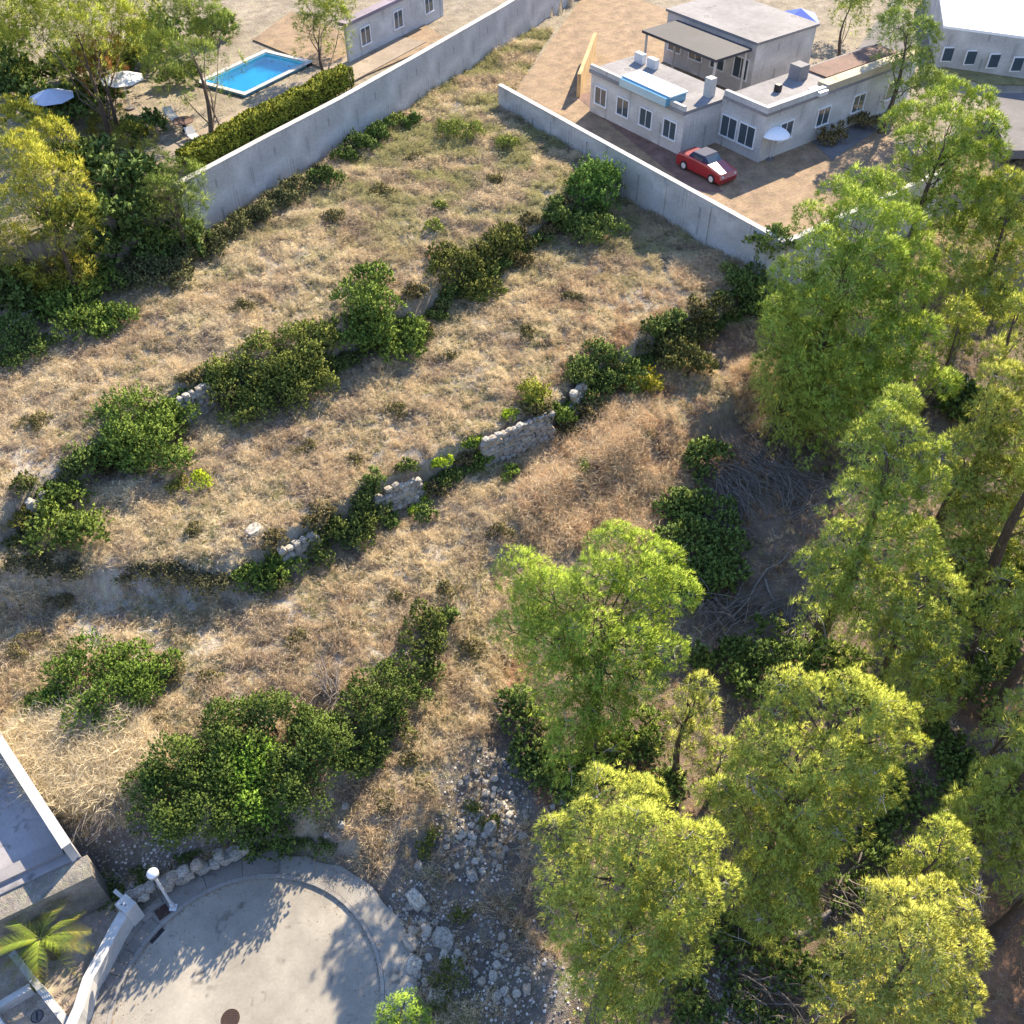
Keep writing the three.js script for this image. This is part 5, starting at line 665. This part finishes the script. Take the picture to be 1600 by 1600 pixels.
  { // red soft-top car
    const p = P(1103, 262, 6.2); const c = thing('red_car', 'dark red car with a navy soft top parked between boundary wall and villa', 'car', V(p.x, 5.815, p.z)); c.rotation.y = Math.atan2(-F2.e.z, F2.e.x);
    const s = new THREE.Shape(); [[-2.05, 0.25], [-2.1, 0.7], [-1.9, 0.92], [-0.9, 0.98], [-0.75, 1.0], [0.75, 0.98], [1.2, 0.9], [2.0, 0.76], [2.1, 0.5], [2.05, 0.25]].forEach(([a, b], i) => i ? s.lineTo(a, b) : s.moveTo(a, b)); mesh('body', new THREE.ExtrudeGeometry(s, { depth: 1.5, bevelEnabled: true, bevelSize: 0.1, bevelThickness: 0.1, bevelSegments: 3 }).translate(0, 0, -0.75), mat.carRed, c);
    const r = new THREE.Shape(); [[-1.2, 0.98], [-0.75, 1.4], [0.25, 1.42], [0.75, 1.0]].forEach(([a, b], i) => i ? r.lineTo(a, b) : r.moveTo(a, b)); mesh('soft_top', new THREE.ExtrudeGeometry(r, { depth: 1.2, bevelEnabled: true, bevelSize: 0.06, bevelThickness: 0.08, bevelSegments: 2 }).translate(0, 0, -0.6), mat.navy, c);
    const ws = mesh('windscreen', rbox(0.03, 0.56, 1.22, 0.01, 0, -0.28, 0), mat.glass, c); ws.position.set(0.60, 1.22, 0); ws.rotation.z = 0.84; for (const sx of [-1, 1]) mesh('side_window', box(0.8, 0.26, 0.02, -0.2, 1.06, sx * 0.69), mat.glass, c);
    for (const x of [-1.3, 1.35]) for (const z of [-0.8, 0.8]) { const w = mesh('wheel', new THREE.CylinderGeometry(0.32, 0.32, 0.2, 24).rotateX(Math.PI / 2), mat.tyre, c); w.position.set(x, 0.32, z); mesh('rim', new THREE.CylinderGeometry(0.2, 0.2, 0.22, 16).rotateX(Math.PI / 2), mat.galv, w); }
    for (const z of [-0.6, 0.6]) mesh('headlight', new THREE.SphereGeometry(0.12, 12, 8).scale(0.5, 0.7, 1.2).translate(2.12, 0.64, z), mat.white, c); for (const z of [-0.65, 0.65]) mesh('tail_light', rbox(0.05, 0.12, 0.26, 0.01, -2.18, 0.66, z), mat.carRed, c);
  }
  // far right: bright white house and its dry lawn
  const f = [[1460, -60], [1475, 40], [1700, 70], [1700, -60]].map(([a, b]) => P(a, b, 9)); const fh = thing('bright_white_house', 'bright white flat-roofed house beyond the trees on the right', 'house', V(f[1].x, 5.2, f[1].z)); const loc = f.map(p => V(p.x - f[1].x, 0, p.z - f[1].z)); mesh('wall', prism(loc, -0.5, 3.6), mat.white, fh); mesh('roof', prism(loc.map(p => p.clone().multiplyScalar(1.01)), 3.603, 3.8), M(C(0.88, 0.88, 0.87), 0.8), fh); for (let k = 0; k < 4; k++) { const a = loc[1].clone().lerp(loc[2], (k + 0.6) / 6); const w = mesh('window', box(1.3, 1.2, 0.1, 0, 0, 0), mat.frame, fh); w.position.set(a.x, 1.1, a.z + 0.04); mesh('pane', box(1.1, 1.0, 0.06, 0, 0.1, 0.04), mat.glass, w); }
  struct(mesh('dry_lawn', prism([[1450, 60], [1700, 85], [1700, 140], [1530, 135], [1470, 110]].map(([a, b]) => P(a, b, 5.6)), 5.2, 5.85), M(C(0.40, 0.36, 0.16), 1, { map: soilTex })));
  const gd = struct(mesh('side_road', prism([[1540, 150], [1750, 150], [1750, 240], [1570, 240]].map(([a, b]) => P(a, b, 5.6)), 5.2, 5.84), mat.greyAsphalt));
}
pine('dark tree between the villa and the bright white house', [1425, 30], 8, [[1420, 10, 30], [1400, 40, 26], [1440, 60, 30], [1425, 100, 30], [1450, 130, 26], [1470, 140, 24], [1400, -10, 30], [1415, 140, 22]], { tint: [0.68, 0.82, 1.1], dead: 0, group: 'trees round the white houses', s: 1.7, low: 0.3, name: 'garden_tree', cat: 'tree' });
pine('small green tree at the back of the cobalt awning', [1335, -5], 5, [[1330, 0, 20], [1345, 10, 18], [1320, -10, 20]], { tint: [0.8, 0.9, 1.0], dead: 0, group: 'trees round the white houses', s: 1.7, low: 0.3, name: 'garden_tree', cat: 'tree' });
for (const a of [[1290, 210, 22], [1310, 190, 20], [1350, 195, 18]]) shrub('brownish garden bush on the sandy yard behind the massive pine', 'garden bushes on the sandy yard', a, [C(0.05, 0.04, 0.02), C(0.20, 0.16, 0.06)], 0.10, 'garden_bush');
{ let n = 0; scene.traverse(o => { if (o.isMesh && !o.isInstancedMesh) n += (o.geometry.index ? o.geometry.index.count : o.geometry.attributes.position.count) / 3; }); console.log('triangles', n); }
renderer.render(scene, camera);
